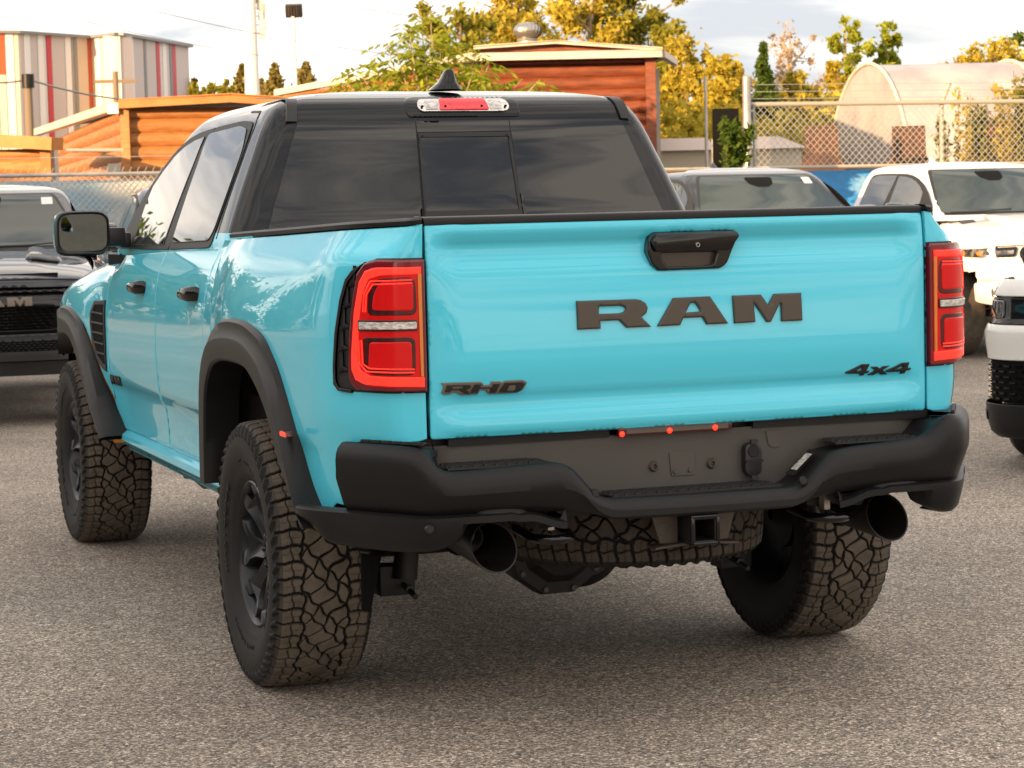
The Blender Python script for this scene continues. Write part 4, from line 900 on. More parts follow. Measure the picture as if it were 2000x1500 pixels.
    pad(-.79, -.475, .8275); pad(-.29, .26, .7155); pad(.44, .74, .831)
    for sd, z in ((-1, .896), (1, .899)):
        b = MB(); b.add([(sd*.86, -1.235, z), (sd*.99, -1.03, z), (sd*.95, -.98, z), (sd*.82, -1.16, z)], [(0, 1, 2, 3)])
        for i in range(6): b.box((sd*(.865+.021*i), -1.215+.034*i, z+.003), (.03, .010, .008), rz=sd*.9)
        link('corner_pad', b.me(), M['rubber'], B)
    Q = [(.312, -1.165, .737), (.312, -1.225, .737), (.392, -1.225, .806), (.392, -1.165, .806)]
    b = MB(); V = [(x, y, z+.0) for x, y, z in Q]; b.add(V, [(0, 1, 2, 3)]); sl = link('step_lamp_recess', b.me(), M['gloss'], B)
    b = MB(); b.add([(.325, -1.175, .751), (.325, -1.215, .751), (.378, -1.215, .797), (.378, -1.175, .797)], [(0, 1, 2, 3)]); link('lamp_lens', b.me(), M['clear_lens'], sl)
    # sensors
    for u, v, y in ((1163, 964, -1.29), (1569, 939, -1.29), (840, 1034, -1.27), (1837, 966, -1.2)):
        p = at(u, v, 'y', y); MB().lathe([(-.003, .0001), (-.003, .0085), (-.001, .0095), (-.001, .0115), (.002, .0135), (.01, .0135)], 22, tuple(p+np.array([0, .0, 0])), 'y').build('parking_sensor', M['plastic2'], B, smooth=40)
    # lower valance: corner pieces, running round to the flares
    for sd in (-1, 1):
        path = [(.44, -1.262), (.60, -1.268), (.80, -1.262), (.86, -1.240), (.90, -1.19), (.95, -1.115), (1.0, -1.03), (1.045, -.96), (1.085, -.90), (1.108, -.84), (1.110, -.79)]
        P = resample(np.array(cat(path, 6)), 46); rows = []
        zbv = pchip([.44, .456, .527, .548, .59, .64, .69, .735, .755, .80, .86, .95, 1.06, 1.108], [.672, .636, .632, .664, .684, .688, .685, .660, .618, .598, .588, .580, .585, .632])
        for i, (x, y) in enumerate(P):
            t = P[min(i+1, 45)]-P[max(i-1, 0)]; n = np.array([-t[1], t[0]]); n /= np.linalg.norm(n)
            if n[1] > 0: n = -n
            if x > .95 and n[0] < 0: n = -n
            zt = .695 if x > .6 else .690-.03*float(sst(.56, .44, x)); zb = float(zbv(x))
            ex_ = math.exp(-((x-.64)/.085)**4)*.0
            def q(o, z): return (sd*(x+n[0]*o), y+n[1]*o, z)
            rows.append([q(-.03, zt+.002), q(.0, zt), q(.010, zt-.006), q(.010, zt-.025), q(.004, (zt+zb)/2), q(-.006, zb+.02), q(-.022, zb+.004), q(-.05, zb), q(-.12, zb+.01)])
        b = MB(); b.grid(rows); link('lower_valance', fixn(b.me(40)), M['plastic'], B)
        # tailpipe, slash-cut, large bore
        cx, cz = sd*.640, .585
        b = MB(); rows = []
        for k, (y, rr) in enumerate(((-.86, .058), (-.90, .066), (-1.0, .068), (-1.195, .071), (-1.200, .0695), (-1.198, .066), (-1.12, .064), (-1.0, .062), (-.90, .050))):
            c0 = k > 2 and k < 6
            rows.append([(cx+rr*math.cos(a)+0*(y+1.2), y+(.035*math.sin(a) if c0 else 0), cz+rr*math.sin(a)+(y+1.2)*.05) for a in np.linspace(0, 2*math.pi, 41)[:-1]])
        b.grid(rows, closed_u=True); ex = link('exhaust_tip', fixn(b.me(50)), M['exh'], T)
        MB().lathe([(-.98, .044), (-.98, .038), (-.9, .038)], 28, (cx, 0, cz), 'y').build('inner_pipe', M['underbody'], ex, smooth=40)
        MB().lathe([(-.91, .0001), (-.91, .064)], 20, (cx, 0, cz), 'y').build('pipe_depth', M['dark'], ex)
        b = MB(); b.tube([(cx-sd*.0, -.92, cz), (cx+sd*-.02, -.72, cz+.03), (cx+sd*-.04, -.4, cz+.06)], .036, 14); b.lathe([(-.02, .036), (-.02, .040), (0, .042), (.02, .040), (.02, .036)], 20, (cx-sd*.01, -.86, cz), 'y')
        link('exhaust_pipe', fixn(b.me(50)), M['steel'] if sd < 0 else M['exh'], T)
        # tow shackle
        sx = sd*.452
        b = MB(); U = [(sx-.062, -1.04, .612), (sx-.062, -1.12, .606)]+[(sx-.062*math.cos(a), -1.15-.085*math.sin(a), .600) for a in np.linspace(.15, math.pi-.15, 12)]+[(sx+.062, -1.12, .606), (sx+.062, -1.04, .612)]
        b.tube(U, .0145, 12); tsh = link('tow_shackle', fixn(b.me(60)), M['gloss'], T)
        MB().lathe([(-.022, .0001), (-.022, .019), (.022, .019), (.022, .0001)], 6, (sx+.005, -1.14, .638), 'z').build('bolt', M['steel'], tsh, smooth=30)
        MB().box((sx, -1.08, .655), (.10, .10, .05)).build('bracket', M['underbody'], tsh)
        # mud flap
        if sd < 0:
            b2 = MB(); b2.prism(px2([(704, 1080), (744, 1085), (737, 1120), (722, 1196), (706, 1190)], -.62), -.63, -.615); link('mud_flap', bevel_me(b2.me(), .003), M['dark'], T)
        # shock absorber and leaf parts near the wheel
        b = MB(); b.tube([(sd*.60, -.18, .34), (sd*.52, -.10, .95)], .030, 12); b.tube([(sd*.60, -.18, .34), (sd*.56, -.14, .62)], .042, 12)
        link('shock_absorber', fixn(b.me(50)), M['underbody'], T)
        b = MB(); b.box((sd*.62, -.12, .335), (.12, .09, .10)); b.tube([(sd*.60, -.30, .30), (sd*.60, -.10, .33)], .010, 8); b.lathe([(0, .0001), (0, .016), (.02, .016), (.02, .0001)], 6, (sd*.60, -.24, .315), 'y')
        link('axle_bracket', bevel_me(b.me(), .006), M['underbody'], T)
        # marker lamp on the flare
        p = at(556, 847, 'x', -1.112) if sd < 0 else None
        yy, zz = (-.678, .896)
        b = MB(); o = rnd([(yy-.040, zz-.010), (yy-.036, zz+.010), (yy+.038, zz+.010), (yy+.040, zz-.010)], .006, 3); b.prism(o, sd*1.10, sd*1.1215, 'x'); mk = link('marker_lamp', bevel_me(b.me(), .003), M['red_deep'], T)
        for k in range(5): MB().box((sd*1.1225, yy-.026+.013*k, zz), (.002, .0085, .010)).build('led', M['led'], mk)
    b = MB(); o = [(-.10, .645), (-.055, .60), (.055, .60), (.10, .645)]
    # hitch receiver
    b = MB(); cx, cz = .008, .595
    b.box((cx, -1.13, cz+.038), (.088, .22, .014)); b.box((cx, -1.13, cz-.038), (.088, .22, .014)); b.box((cx-.038, -1.13, cz), (.014, .22, .064)); b.box((cx+.038, -1.13, cz), (.014, .22, .064))
    Hh = link('hitch_receiver', bevel_me(b.me(), .004), M['underbody'], T)
    b = MB(); b.box((cx, -1.238, cz+.040), (.094, .014, .012)); b.box((cx, -1.238, cz-.040), (.094, .014, .012)); b.box((cx-.041, -1.238, cz), (.012, .014, .09)); b.box((cx+.041, -1.238, cz), (.012, .014, .09)); link('collar', bevel_me(b.me(), .004), M['gloss'], Hh)
    for sd in (-1, 1):
        b = MB(); a = cx+sd*.052
        b.prism([(a, cz+.065), (a+sd*.085, cz+.065), (a+sd*.085, cz+.045), (a+sd*.06, cz-.045), (a, cz-.045)], -1.160, -1.148); b.box((a+sd*.035, -1.15, cz-.05), (.10, .07, .008), ry=sd*.08); b.lathe([(-.008, .014), (-.008, .022), (0, .022), (0, .014)], 16, (a+sd*.045, -1.153, cz-.0), 'y')
        link('chain_bracket', bevel_me(b.me(), .002, 1), M['badge'], Hh)
    MB().box((cx, -1.10, cz+.085), (1.1, .10, .04)).build('crossbar', M['underbody'], Hh)
    # spare wheel slung under the bed
    sp = empty('spare_wheel', (0, 0, 0)); sp.parent = T; sp.location = (.01, -.62, .622); sp.rotation_euler = (R(3), R(90), R(0))
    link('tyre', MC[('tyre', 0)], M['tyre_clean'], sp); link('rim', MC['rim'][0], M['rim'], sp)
    # differential cover
    b = MB(); b.lathe([(-.225, .001), (-.22, .05), (-.20, .11), (-.165, .14), (-.160, .18), (-.13, .188), (-.05, .188)], 10, (-.045, 0, .42), 'y'); df = link('differential_cover', fixn(b.me(25)), M['underbody'], T)
    for k in range(10):
        a = k*math.pi/5; MB().lathe([(-.16, .0001), (-.16, .010), (-.14, .010)], 6, (-.045+.165*math.cos(a), -.012, .42+.165*math.sin(a)), 'y').build('bolt', M['badge'], df)
    # light strip under the tailgate
    b = MB(); b.box((-.045, -1.135, .893), (.37, .05, .028)); ls = link('tailgate_light_strip', bevel_me(b.me(), .004), M['red_deep'], T)
    MB().box((-.04, -1.161, .893), (.33, .004, .014)).build('lens', M['strip_lens'], ls)
    for u, v in ((1215, 848), (1308, 841), (1397, 835)):
        p = at(u, v, 'y', -1.164); MB().lathe([(-.003, .0001), (-.002, .006), (0, .008)], 12, tuple(p), 'y').build('led', M['led'], ls, smooth=50)
    MB().box((0, -1.05, .885), (1.66, .08, .05)).build('bumper_beam', M['underbody'], T)
    MB().box((.52, -1.128, .892), (.60, .02, .03)).build('light_strip_cover', M['plastic'], ls); MB().box((-.5, -1.128, .888), (.5, .02, .022)).build('light_strip_cover', M['plastic'], ls)
    # control arm and driveline bits seen between the wheels on the left
    b = MB(); b.prism([(WB-1.1, .40), (WB-1.0, .34), (WB-.8, .31), (WB-.55, .33), (WB-.4, .40), (WB-.4, .48), (WB-1.1, .48)], -.62, -.50, 'x'); b.lathe([(-.70, .02), (-.70, .06), (-.48, .06)], 20, (0, WB-.78, .42), 'x'); link('control_arm', bevel_me(b.me(), .01), M['rust'], T)
    b = MB(); b.tube([(.03, -.55, .62), (0.03, .2, .5), (.03, 2.3, .55)], .04, 10); b.box((-.25, .9, .55), (.28, .7, .16)); b.box((.4, 1.4, .50), (.5, .9, .22)); link('driveline', fixn(b.me(40)), M['underbody'], T)
# ------------------------------------------------------------------ ground and truck
def asphalt():
    m = bpy.data.materials.new('asphalt'); m.use_nodes = True; nt = m.node_tree; b = nt.nodes['Principled BSDF']; L = nt.links.new
    g = _n(nt, 'ShaderNodeTexCoord')
    def noise(s, d=6, r=.6): t = _n(nt, 'ShaderNodeTexNoise'); t.inputs['Scale'].default_value = s; t.inputs['Detail'].default_value = d; t.inputs['Roughness'].default_value = r; L(g.outputs['Object'], t.inputs['Vector']); return t
    v = _n(nt, 'ShaderNodeTexVoronoi'); v.inputs['Scale'].default_value = 120; L(g.outputs['Object'], v.inputs['Vector'])
    v2 = _n(nt, 'ShaderNodeTexVoronoi'); v2.inputs['Scale'].default_value = 260; L(g.outputs['Object'], v2.inputs['Vector'])
    sep = _n(nt, 'ShaderNodeSeparateColor'); L(v.outputs['Color'], sep.inputs[0])
    cr = _n(nt, 'ShaderNodeValToRGB'); e = cr.color_ramp.elements; e[0].position = 0; e[0].color = (.10, .088, .078, 1); e[1].position = 1; e[1].color = (.84, .75, .66, 1)
    for p, c in ((.30, (.24, .210, .183, 1)), (.62, (.38, .335, .290, 1)), (.86, (.56, .49, .42, 1))): q = e.new(p); q.color = c
    L(sep.outputs[0], cr.inputs[0])
    sep2 = _n(nt, 'ShaderNodeSeparateColor'); L(v2.outputs['Color'], sep2.inputs[0])
    cr2 = _n(nt, 'ShaderNodeValToRGB'); e = cr2.color_ramp.elements; e[0].color = (.34, .34, .34, 1); e[1].color = (1.46, 1.43, 1.38, 1); L(sep2.outputs[1], cr2.inputs[0])
    m1 = _n(nt, 'ShaderNodeMix', data_type='RGBA', blend_type='MULTIPLY'); m1.inputs[0].default_value = .9; L(cr.outputs[0], m1.inputs[6]); L(cr2.outputs[0], m1.inputs[7])
    big = noise(.33, 9, .68); c3 = _n(nt, 'ShaderNodeValToRGB'); e = c3.color_ramp.elements; e[0].position = .36; e[0].color = (.66, .645, .64, 1); e[1].position = .64; e[1].color = (1.12, 1.09, 1.05, 1); L(big.outputs['Fac'], c3.inputs[0])
    m2 = _n(nt, 'ShaderNodeMix', data_type='RGBA', blend_type='MULTIPLY'); m2.inputs[0].default_value = 1; L(m1.outputs[2], m2.inputs[6]); L(c3.outputs[0], m2.inputs[7])
    mid = noise(9, 5, .6); c4 = _n(nt, 'ShaderNodeValToRGB'); e = c4.color_ramp.elements; e[0].position = .3; e[0].color = (.90, .90, .90, 1); e[1].position = .7; e[1].color = (1.06, 1.06, 1.06, 1); L(mid.outputs['Fac'], c4.inputs[0])
    m3 = _n(nt, 'ShaderNodeMix', data_type='RGBA', blend_type='MULTIPLY'); m3.inputs[0].default_value = 1; L(m2.outputs[2], m3.inputs[6]); L(c4.outputs[0], m3.inputs[7])
    L(m3.outputs[2], b.inputs['Base Color']); b.inputs['Roughness'].default_value = .86
    bp = _n(nt, 'ShaderNodeBump'); bp.inputs['Strength'].default_value = .8; bp.inputs['Distance'].default_value = .003
    ad = _n(nt, 'ShaderNodeMath', operation='ADD'); L(v.outputs['Distance'], ad.inputs[0]); L(sep2.outputs[0], ad.inputs[1]); inv = _n(nt, 'ShaderNodeMath', operation='MULTIPLY'); inv.inputs[1].default_value = -.6; L(ad.outputs[0], inv.inputs[0])
    L(inv.outputs[0], bp.inputs['Height']); L(bp.outputs[0], b.inputs['Normal'])
    return m
gm = MB(); gm.add([(-260, -160, 0), (260, -160, 0), (260, 400, 0), (-260, 400, 0)], [(0, 1, 2, 3)])
M['asphalt'] = asphalt()
gm.build('ground', M['asphalt'], kind='structure', label='gravelly gray asphalt of the vehicle lot')
main = build_truck('pickup_truck', (0, 0, 0), 0, M['blue'], M['black_paint'], 'turquoise four door pickup with black roof and fender flares, seen from behind in the foreground', hi=True)
M['galv'] = mat('galvanised_steel', (.42, .42, .41), .45, metal=.6, noise=(5, (.30, .30, .29), .4, .7))
# ------------------------------------------------------------------ other pickups on the lot
RZ = R(173.5); HD = np.array([-math.sin(RZ), math.cos(RZ)]); HX = np.array([math.cos(RZ), math.sin(RZ)])
def park(u, D, lx, ly, s, name, rz=RZ, **k):
    hd = np.array([-math.sin(rz), math.cos(rz)]); hx = np.array([math.cos(rz), math.sin(rz)])
    p = atd(u, 400, D)[:2]-hx*lx*s-hd*ly*s
    t = build_truck(name, (p[0], p[1], 0), rz, **k); t.scale = (s, s, s); return t
GRP = 'pickups parked nose out along the fence'
park(-30, 18.9, 0, 2.4, .92, 'pickup_truck', body=M['gray_paint'], roof=M['gray_paint'], label='charcoal pickup with wide black grille at the left edge', group=GRP, scoop=True)
park(400, 25.0, 0, 2.4, .95, 'pickup_truck', body=M['navy'], roof=M['navy'], label='dark blue pickup mostly hidden behind the doors of the turquoise truck', group=GRP, std=True)
park(1474, 22.8, 0, 2.4, .95, 'pickup_truck', body=M['gray_paint'], roof=M['black_paint'], label='black pickup whose windshield shows above the tailgate of the turquoise truck', group=GRP, std=True)
park(1862, 22.4, .94, 3.686, .96, 'pickup_truck', body=M['white'], roof=M['white'], label='white pickup with small hood vent parked right of the black one along the fence', group=GRP, std=True, black_grille=False, plaque=False)

def build_suv(loc, rz):
    T = empty('sport_utility_vehicle', loc, rz, label='white sport utility vehicle cut off by the right edge, nearest to the camera', cat='car')
    plan = cat([(0, .0), (.45, -.01), (.72, -.06), (.86, -.17), (.93, -.34), (.955, -.55)], 6); PL = resample(np.array(plan), 60); S_ = np.linspace(0, 1, 60)
    fx, fy = pchip(S_, PL[:, 0]), pchip(S_, PL[:, 1])
    pz = pchip([.18, .24, .40, .62, .80, .86, 1.0, 1.06, 1.12], [-.10, -.02, .0, .0, .02, -.015, -.03, -.05, -.12])
    def S(s, z): s = np.asarray(s, float); z = np.asarray(z, float); q = np.abs(s); nx = sst(.45, .9, q); return np.stack([np.sign(s)*(fx(q)+pz(z)*nx), fy(q)+pz(z)*(1-nx*.4), z+0*s], -1)
    def N(nm, poly, m, off, th=.02, parent=T, **k): return link(nm, patch(S, -1, poly, [], step=.06, off=off, thick=th, lip=k.get('lip', .006), bstep=.03), m, parent)
    N('bumper', [(-1, .64), (1, .64), (1, .84), (-1, .84)], M['white'], .0)
    N('hood_front', [(-1, 1.0), (1, 1.0), (1, 1.10), (-1, 1.10)], M['white'], -.005)
    g = N('grille_band', [(-.99, .846), (.99, .846), (.99, .992), (-.99, .992)], M['gloss'], -.012)
    for sd in (-1, 1):
        h = N('headlight', rnd([(sd*.60, .875), (sd*.97, .885), (sd*.97, .975), (sd*.60, .975)], .02, 3), M['headlamp'], -.004, .01, g)
        for k in range(2): N('light_signature', rnd([(sd*(.66+.15*k), .885), (sd*(.72+.15*k), .93), (sd*(.78+.15*k), .885), (sd*(.76+.15*k), .88), (sd*(.72+.15*k), .91), (sd*(.68+.15*k), .88)], .004, 2), M['amber_lens'], .002, .008, h, lip=.001)
        N('side_cladding', [(sd*.955, .24), (sd*1.0, .24), (sd*1.0, .63), (sd*.955, .63)], M['white'], .0)
        b = MB(); b.lathe([(-.12, .22), (-.12, .34), (-.09, .365), (.09, .365), (.12, .34), (.12, .22)], 40, (0, 0, 0), 'x'); 
        for y in (-1.05, -3.8): link('wheel', b.me(35), M['rubber'], T, loc=(sd*.83, y, .365))
    lg = N('lower_grille', [(-.95, .40), (.95, .40), (.95, .632), (-.95, .632)], M['dark'], -.02, .01)
    b = MB()
    for r in range(7):
        for i in range(30):
            s = -.90+i*.0615+(r % 2)*.03; p = S(np.array([s]), np.array([.42+.031*r]))[0]; n = normals(S, np.array([s]), np.array([.5]), -1)[0]; p = p-n*.008; b.box(tuple(p), (.042, .012, .010), rz=math.atan2(n[1], n[0])+math.pi/2)
    b.build('grille_mesh', M['gloss'], lg, kind='stuff')
    N('lower_lip', [(-1, .20), (1, .20), (1, .39), (-1, .39)], M['plastic'], .012, .05)
    N('fog_lamp', rnd([(.74, .29), (.90, .29), (.90, .34), (.74, .34)], .01, 2), M['headlamp'], .02, .01)
    hf = lambda x, y: np.stack([x+0*y, y+0*x, 1.10+.07*sst(-.15, -.9, y)-.09*(np.abs(x)/.92)**3+.05*sst(-.0, -1.6, y)-.02], -1)
    link('hood', patch(lambda x, y: hf(np.asarray(x, float), np.asarray(y, float)), 1, [(-.90, -1.6), (-.90, -.42), (-.80, -.18), (-.60, -.08), (0, -.03), (.60, -.08), (.80, -.18), (.90, -.42), (.90, -1.6)], [], step=.08, off=0, thick=.04, lip=.01), M['white'], T)
    b = MB(); b.prism([(-1.5, .25), (-.6, .42), (-.4, .42), (-.42, 1.02), (-1.5, 1.08), (-4.6, 1.10), (-4.65, .45), (-4.3, .25)], -.92, .92, 'x'); link('body', bevel_me(b.me(), .04), M['white'], T)
    b = MB(); b.add([(sx*x, y, z) for x, y, z in ((.88, -1.5, 1.08), (.66, -2.35, 1.70), (.64, -4.1, 1.70), (.84, -4.6, 1.10)) for sx in (-1, 1)], [(0, 1, 3, 2), (2, 3, 5, 4), (4, 5, 7, 6), (0, 2, 4, 6), (1, 7, 5, 3)]); link('cabin_glass', bevel_me(fixn(b.me()), .04), M['glass2'], T)
    b = MB(); b.box((0, -3.2, 1.71), (1.28, 1.75, .05)); link('roof', bevel_me(b.me(), .02), M['white'], T)
    return T
_p = atd(1931, 600, 12.9)[:2]; _rz = R(131); _hd = np.array([-math.sin(_rz), math.cos(_rz)]); _hx = np.array([math.cos(_rz), math.sin(_rz)])
_p = _p-_hx*.88-_hd*(-.2); build_suv((_p[0], _p[1], 0), _rz)


# ------------------------------------------------------------------ materials of the surroundings
M['log'] = mat('stained_log', (.33, .125, .030), .6, noise=(3.0, (.50, .22, .07), .35, .7, (1, 1, 7)), bump=(14, .3, .01))
M['log_red'] = mat('dark_stained_log', (.150, .036, .014), .6, noise=(3.0, (.27, .075, .028), .35, .7, (1, 1, 7)), bump=(14, .3, .01))
M['fascia'] = mat('cream_fascia', (.62, .55, .46), .55, noise=(2, (.5, .42, .34), .4, .7))
M['fascia_o'] = mat('orange_trim_board', (.48, .20, .05), .6, noise=(2, (.35, .13, .03), .4, .7))
M['roofing'] = mat('shingle_roof', (.30, .24, .18), .8)
M['galv_y'] = mat('weathered_steel_pipe', (.45, .40, .32), .55, metal=.3)
M['tarp'] = mat('blue_tarp', (.26, .44, .58), .55, noise=(.8, (.62, .64, .61), .36, .54, (1, 1, 1.5)), bump=(1.5, .6, .15))
M['wire'] = mat('fence_wire', (.50, .49, .46), .45, metal=.4)
M['greenhouse'] = mat('greenhouse_film', (.30, .28, .29), .4, noise=(1.2, (.40, .38, .37), .4, .6), bump=(.9, .3, .08))
M['corten'] = mat('rusty_steel', (.10, .038, .014), .75, noise=(4, (.045, .02, .010), .4, .65))
M['bark'] = mat('bark', (.20, .14, .09), .85, noise=(6, (.10, .07, .045), .4, .65))
M['bark_pale'] = mat('pale_bark', (.42, .34, .24), .8, noise=(6, (.25, .19, .13), .4, .65))
M['white_paint2'] = mat('white_painted_metal', (.70, .68, .64), .45)
M['pole_wood'] = mat('weathered_pole', (.20, .15, .10), .85)
def leafmat(name, c1, c2, trans=.35):
    m = bpy.data.materials.new(name); m.use_nodes = True; nt = m.node_tree; nt.nodes.clear(); o = _n(nt, 'ShaderNodeOutputMaterial'); L = nt.links.new
    g = _n(nt, 'ShaderNodeNewGeometry'); cr = _n(nt, 'ShaderNodeValToRGB'); cr.color_ramp.elements[0].color = (*c1, 1); cr.color_ramp.elements[1].color = (*c2, 1); L(g.outputs['Random Per Island'], cr.inputs[0])
    d = _n(nt, 'ShaderNodeBsdfDiffuse'); t = _n(nt, 'ShaderNodeBsdfTranslucent'); mx = _n(nt, 'ShaderNodeMixShader'); mx.inputs[0].default_value = trans
    L(cr.outputs[0], d.inputs[0]); L(cr.outputs[0], t.inputs[0]); L(d.outputs[0], mx.inputs[1]); L(t.outputs[0], mx.inputs[2]); L(mx.outputs[0], o.inputs[0]); return m
M['leaf_y'] = leafmat('golden_leaves', (.32, .25, .03), (.62, .50, .075), .45)
M['leaf_g'] = leafmat('olive_leaves', (.15, .16, .02), (.42, .37, .06), .45)
M['leaf_d'] = leafmat('conifer_needles', (.12, .10, .03), (.28, .22, .06), .1)
M['leaf_l'] = leafmat('lime_leaves', (.17, .22, .020), (.44, .46, .05), .42)
M['leaf_v'] = leafmat('vine_leaves', (.04, .07, .015), (.12, .18, .03))
M['leaf_p'] = leafmat('pale_twigs', (.35, .24, .14), (.55, .42, .26))

# ------------------------------------------------------------------ log sheds
def basis(a, b):
    a = np.array(a[:2]); b = np.array(b[:2]); d = b-a; L = np.linalg.norm(d); return a, d/L, L
def log_wall(root, a, b, z0, z1, m, pitch=.175, toward=None, post=True, zt=None):
    """courses of rounded logs from a to b; zt(t) gives the top height along the wall"""
    a, d, L = basis(a, b); n = np.array([d[1], -d[0]]);
    if n @ (CP[:2]-a) < 0: n = -n
    b_ = MB(); c = a+d*L/2-n*.06; b_.box((c[0], c[1], (z0+z1)/2), (L, .06, z1-z0), rz=math.atan2(d[1], d[0])); w = b_.build('wall_core', M['dark'], root)
    k = 0; z = z0
    while z < z1-.02:
        h = min(pitch, z1-z); pts = []
        for q in (0, .25, .5, .75, 1): pts.append((.055*math.sin(math.pi*q)**.6+.002, z+h*q*.985+.003))
        V = []
        for t in (0, L):
            for o, zz in pts: p = a+d*t+n*o; V.append((p[0], p[1], zz))
            p = a+d*t-n*.02; V.append((p[0], p[1], z+h)); V.append((p[0], p[1], z+.003))
        F = [(i, i+1, 8+i-0, 7+i) for i in range(6)]+[tuple(range(7)), tuple(range(13, 6, -1))]
        me = fixn(mesh(V, F, 50)); link('log', me, m, root); z += h; k += 1
def beam(b, p, q, w, h, mi=0):
    p = Vector(p); q = Vector(q); d = (q-p); L = d.length; d.normalize(); s = d.cross(Vector((0, 0, 1))).normalized(); u = s.cross(d); V = []
    for e in (p, q):
        for x, y in ((-1, -1), (1, -1), (1, 1), (-1, 1)): V.append(e+s*x*w/2+u*y*h/2)
    b.add(V, [(0, 1, 2, 3), (7, 6, 5, 4), (0, 4, 5, 1), (1, 5, 6, 2), (2, 6, 7, 3), (3, 7, 4, 0)], mi)
def zat(v, u, D): return float(atd(u, v, D)[2])

# small shed, far left
A = atd(-60, 300, 31.5); B = atd(94, 300, 31); zs = zat(290, 60, 31)
sh = empty('log_shed', (A[0], A[1], 0), label='small low log shed with a brown roof board at the far left behind the fence', cat='shed')
def rel(root): 
    for c in list(root.children):
        c.location = c.location-root.location
    return root
log_wall(sh, A, B, 0, zs, M['log'], .22)
b = MB(); e = atd(112, 281, 30.6); s_ = atd(-60, 272, 31.1); beam(b, s_, e, .30, .17); b.build('roof_edge', M['fascia_o'], sh)
b = MB(); e1 = atd(112, 276, 30.6); e2 = atd(112, 276, 35); s1 = atd(-60, 267, 31.1); s2 = atd(-60, 267, 36)
b.add([tuple(s1), tuple(e1), (e2[0], e2[1], e1[2]+.15), (s2[0], s2[1], s1[2]+.15)], [(0, 1, 2, 3)]); b.build('roof', M['roofing'], sh)
b = MB(); c = atd(90, 300, 30.9); b.box((c[0], c[1], zs/2), (.14, .14, zs), rz=-YAW); b.build('corner_post', M['fascia_o'], sh)
b = MB(); c = atd(101, 300, 31.6); b.box((c[0], c[1], zs/2), (.13, .3, zs), rz=-YAW); b.build('white_corner_board', M['fascia'], sh)
rel(sh)

# orange log shed
DA = 33.; zE = zat(197, 235, DA); A = atd(243, 300, DA); B = atd(620, 300, DA+.6); Cc = atd(108, 300, 45.)
sh = empty('log_shed', (A[0], A[1], 0), label='orange stained log shed with cream gutter and low gable, left behind the fence', cat='shed')
log_wall(sh, A, B, 0, zE-.12, M['log'], .20)
log_wall(sh, Cc, A, 0, zE-.12, M['log'], .20)
b = MB(); beam(b, atd(232, 203, DA-.3), atd(450, 191, DA-.2), .10, .13); beam(b, atd(450, 191, DA-.2), atd(640, 203, DA-.1), .10, .13); b.build('gable_board', M['fascia_o'], sh)
b = MB(); beam(b, atd(74, 258, 46.), atd(226, 208, DA-.2), .16, .13); b.build('gutter', M['fascia'], sh)
b = MB(); c = atd(222, 213, DA-.2); b.box(tuple(c), (.16, .16, .14), rz=-YAW); b.build('gutter_end', M['white_paint2'], sh)
b = MB(); p = [atd(70, 252, 46.), atd(232, 196, DA-.35), atd(450, 184, DA-.3), atd(640, 196, DA-.2), atd(640, 196, 46), atd(420, 215, 46)]
b.add([tuple(q) for q in p], [(0, 1, 2, 5), (2, 3, 4, 5)]); b.build('roof', M['roofing'], sh)
b = MB(); c = atd(247, 300, DA-.08); b.box((c[0], c[1], (zE-.1)/2), (.13, .13, zE-.1), rz=-YAW); b.build('corner_post', M['log'], sh)
b = MB(); b.tube([atd(132, 293, 41.), atd(240, 293, DA-.15)], .03, 8); b.build('conduit_pipe', M['galv_y'], sh)
b = MB(); c = atd(223, 333, DA-.4); b.box(tuple(c), (.18, .12, .20), rz=-YAW+.2); b.build('junction_box', M['galv_y'], sh)
b = MB(); c = atd(122, 282, 43); b.box(tuple(c), (.16, .10, .12), rz=-YAW+.3); b.build('wall_lamp', M['white_paint2'], sh)
rel(sh)

# big dark red log building with stepped roof and turbine vent
DB = 34.; zE = zat(108, 935, DB); A = atd(950, 300, DB); B = atd(1276, 300, DB+.2); Cc = atd(560, 300, 42.2)
lb = empty('log_building', (A[0], A[1], 0), label='large red brown log building with stepped roof behind the turquoise truck', cat='building')
log_wall(lb, A, B, 0, zE-.10, M['log_red'], .185)  # front wall takes a darker, redder log colour than the left wall
log_wall(lb, Cc, A, 0, zE-.10, M['log'], .185)
b = MB(); beam(b, atd(928, 112, DB-.5), atd(1292, 104, DB-.3), .14, .115); b.build('front_fascia', M['fascia'], lb)
b = MB(); beam(b, atd(1292, 105, DB-.3), atd(1318, 122, DB+3), .10, .10); b.build('side_fascia', M['fascia'], lb)
b = MB(); beam(b, atd(543, 181, 42.6), atd(930, 110, DB-.4), .16, .11); b.build('left_gutter', M['fascia'], lb)
b = MB(); p = [atd(540, 175, 42.8), atd(928, 101, DB-.55), atd(1296, 97, DB-.4), atd(1320, 119, DB+3.2), atd(1300, 118, 42.8)]; b.add([tuple(q) for q in p], [(0, 1, 2, 3, 4)]); b.build('lower_roof', M['roofing'], lb)
z2 = zat(95, 935, 36); b = MB(); beam(b, atd(938, 101, 35.6), atd(1285, 105, 35.6), .06, .18); b.build('upper_wall', M['log_red'], lb)
b = MB(); beam(b, atd(925, 93, 35.4), atd(1085, 82, 35.4), .10, .055); beam(b, atd(1085, 82, 35.4), atd(1294, 96, 35.4), .10, .055); b.build('upper_fascia', M['fascia'], lb)
b = MB(); b.add([tuple(atd(938, 97, 35.6)), tuple(atd(1085, 85, 35.6)), tuple(atd(1285, 99, 35.6))], [(0, 1, 2)]); b.build('gable', M['log_red'], lb)
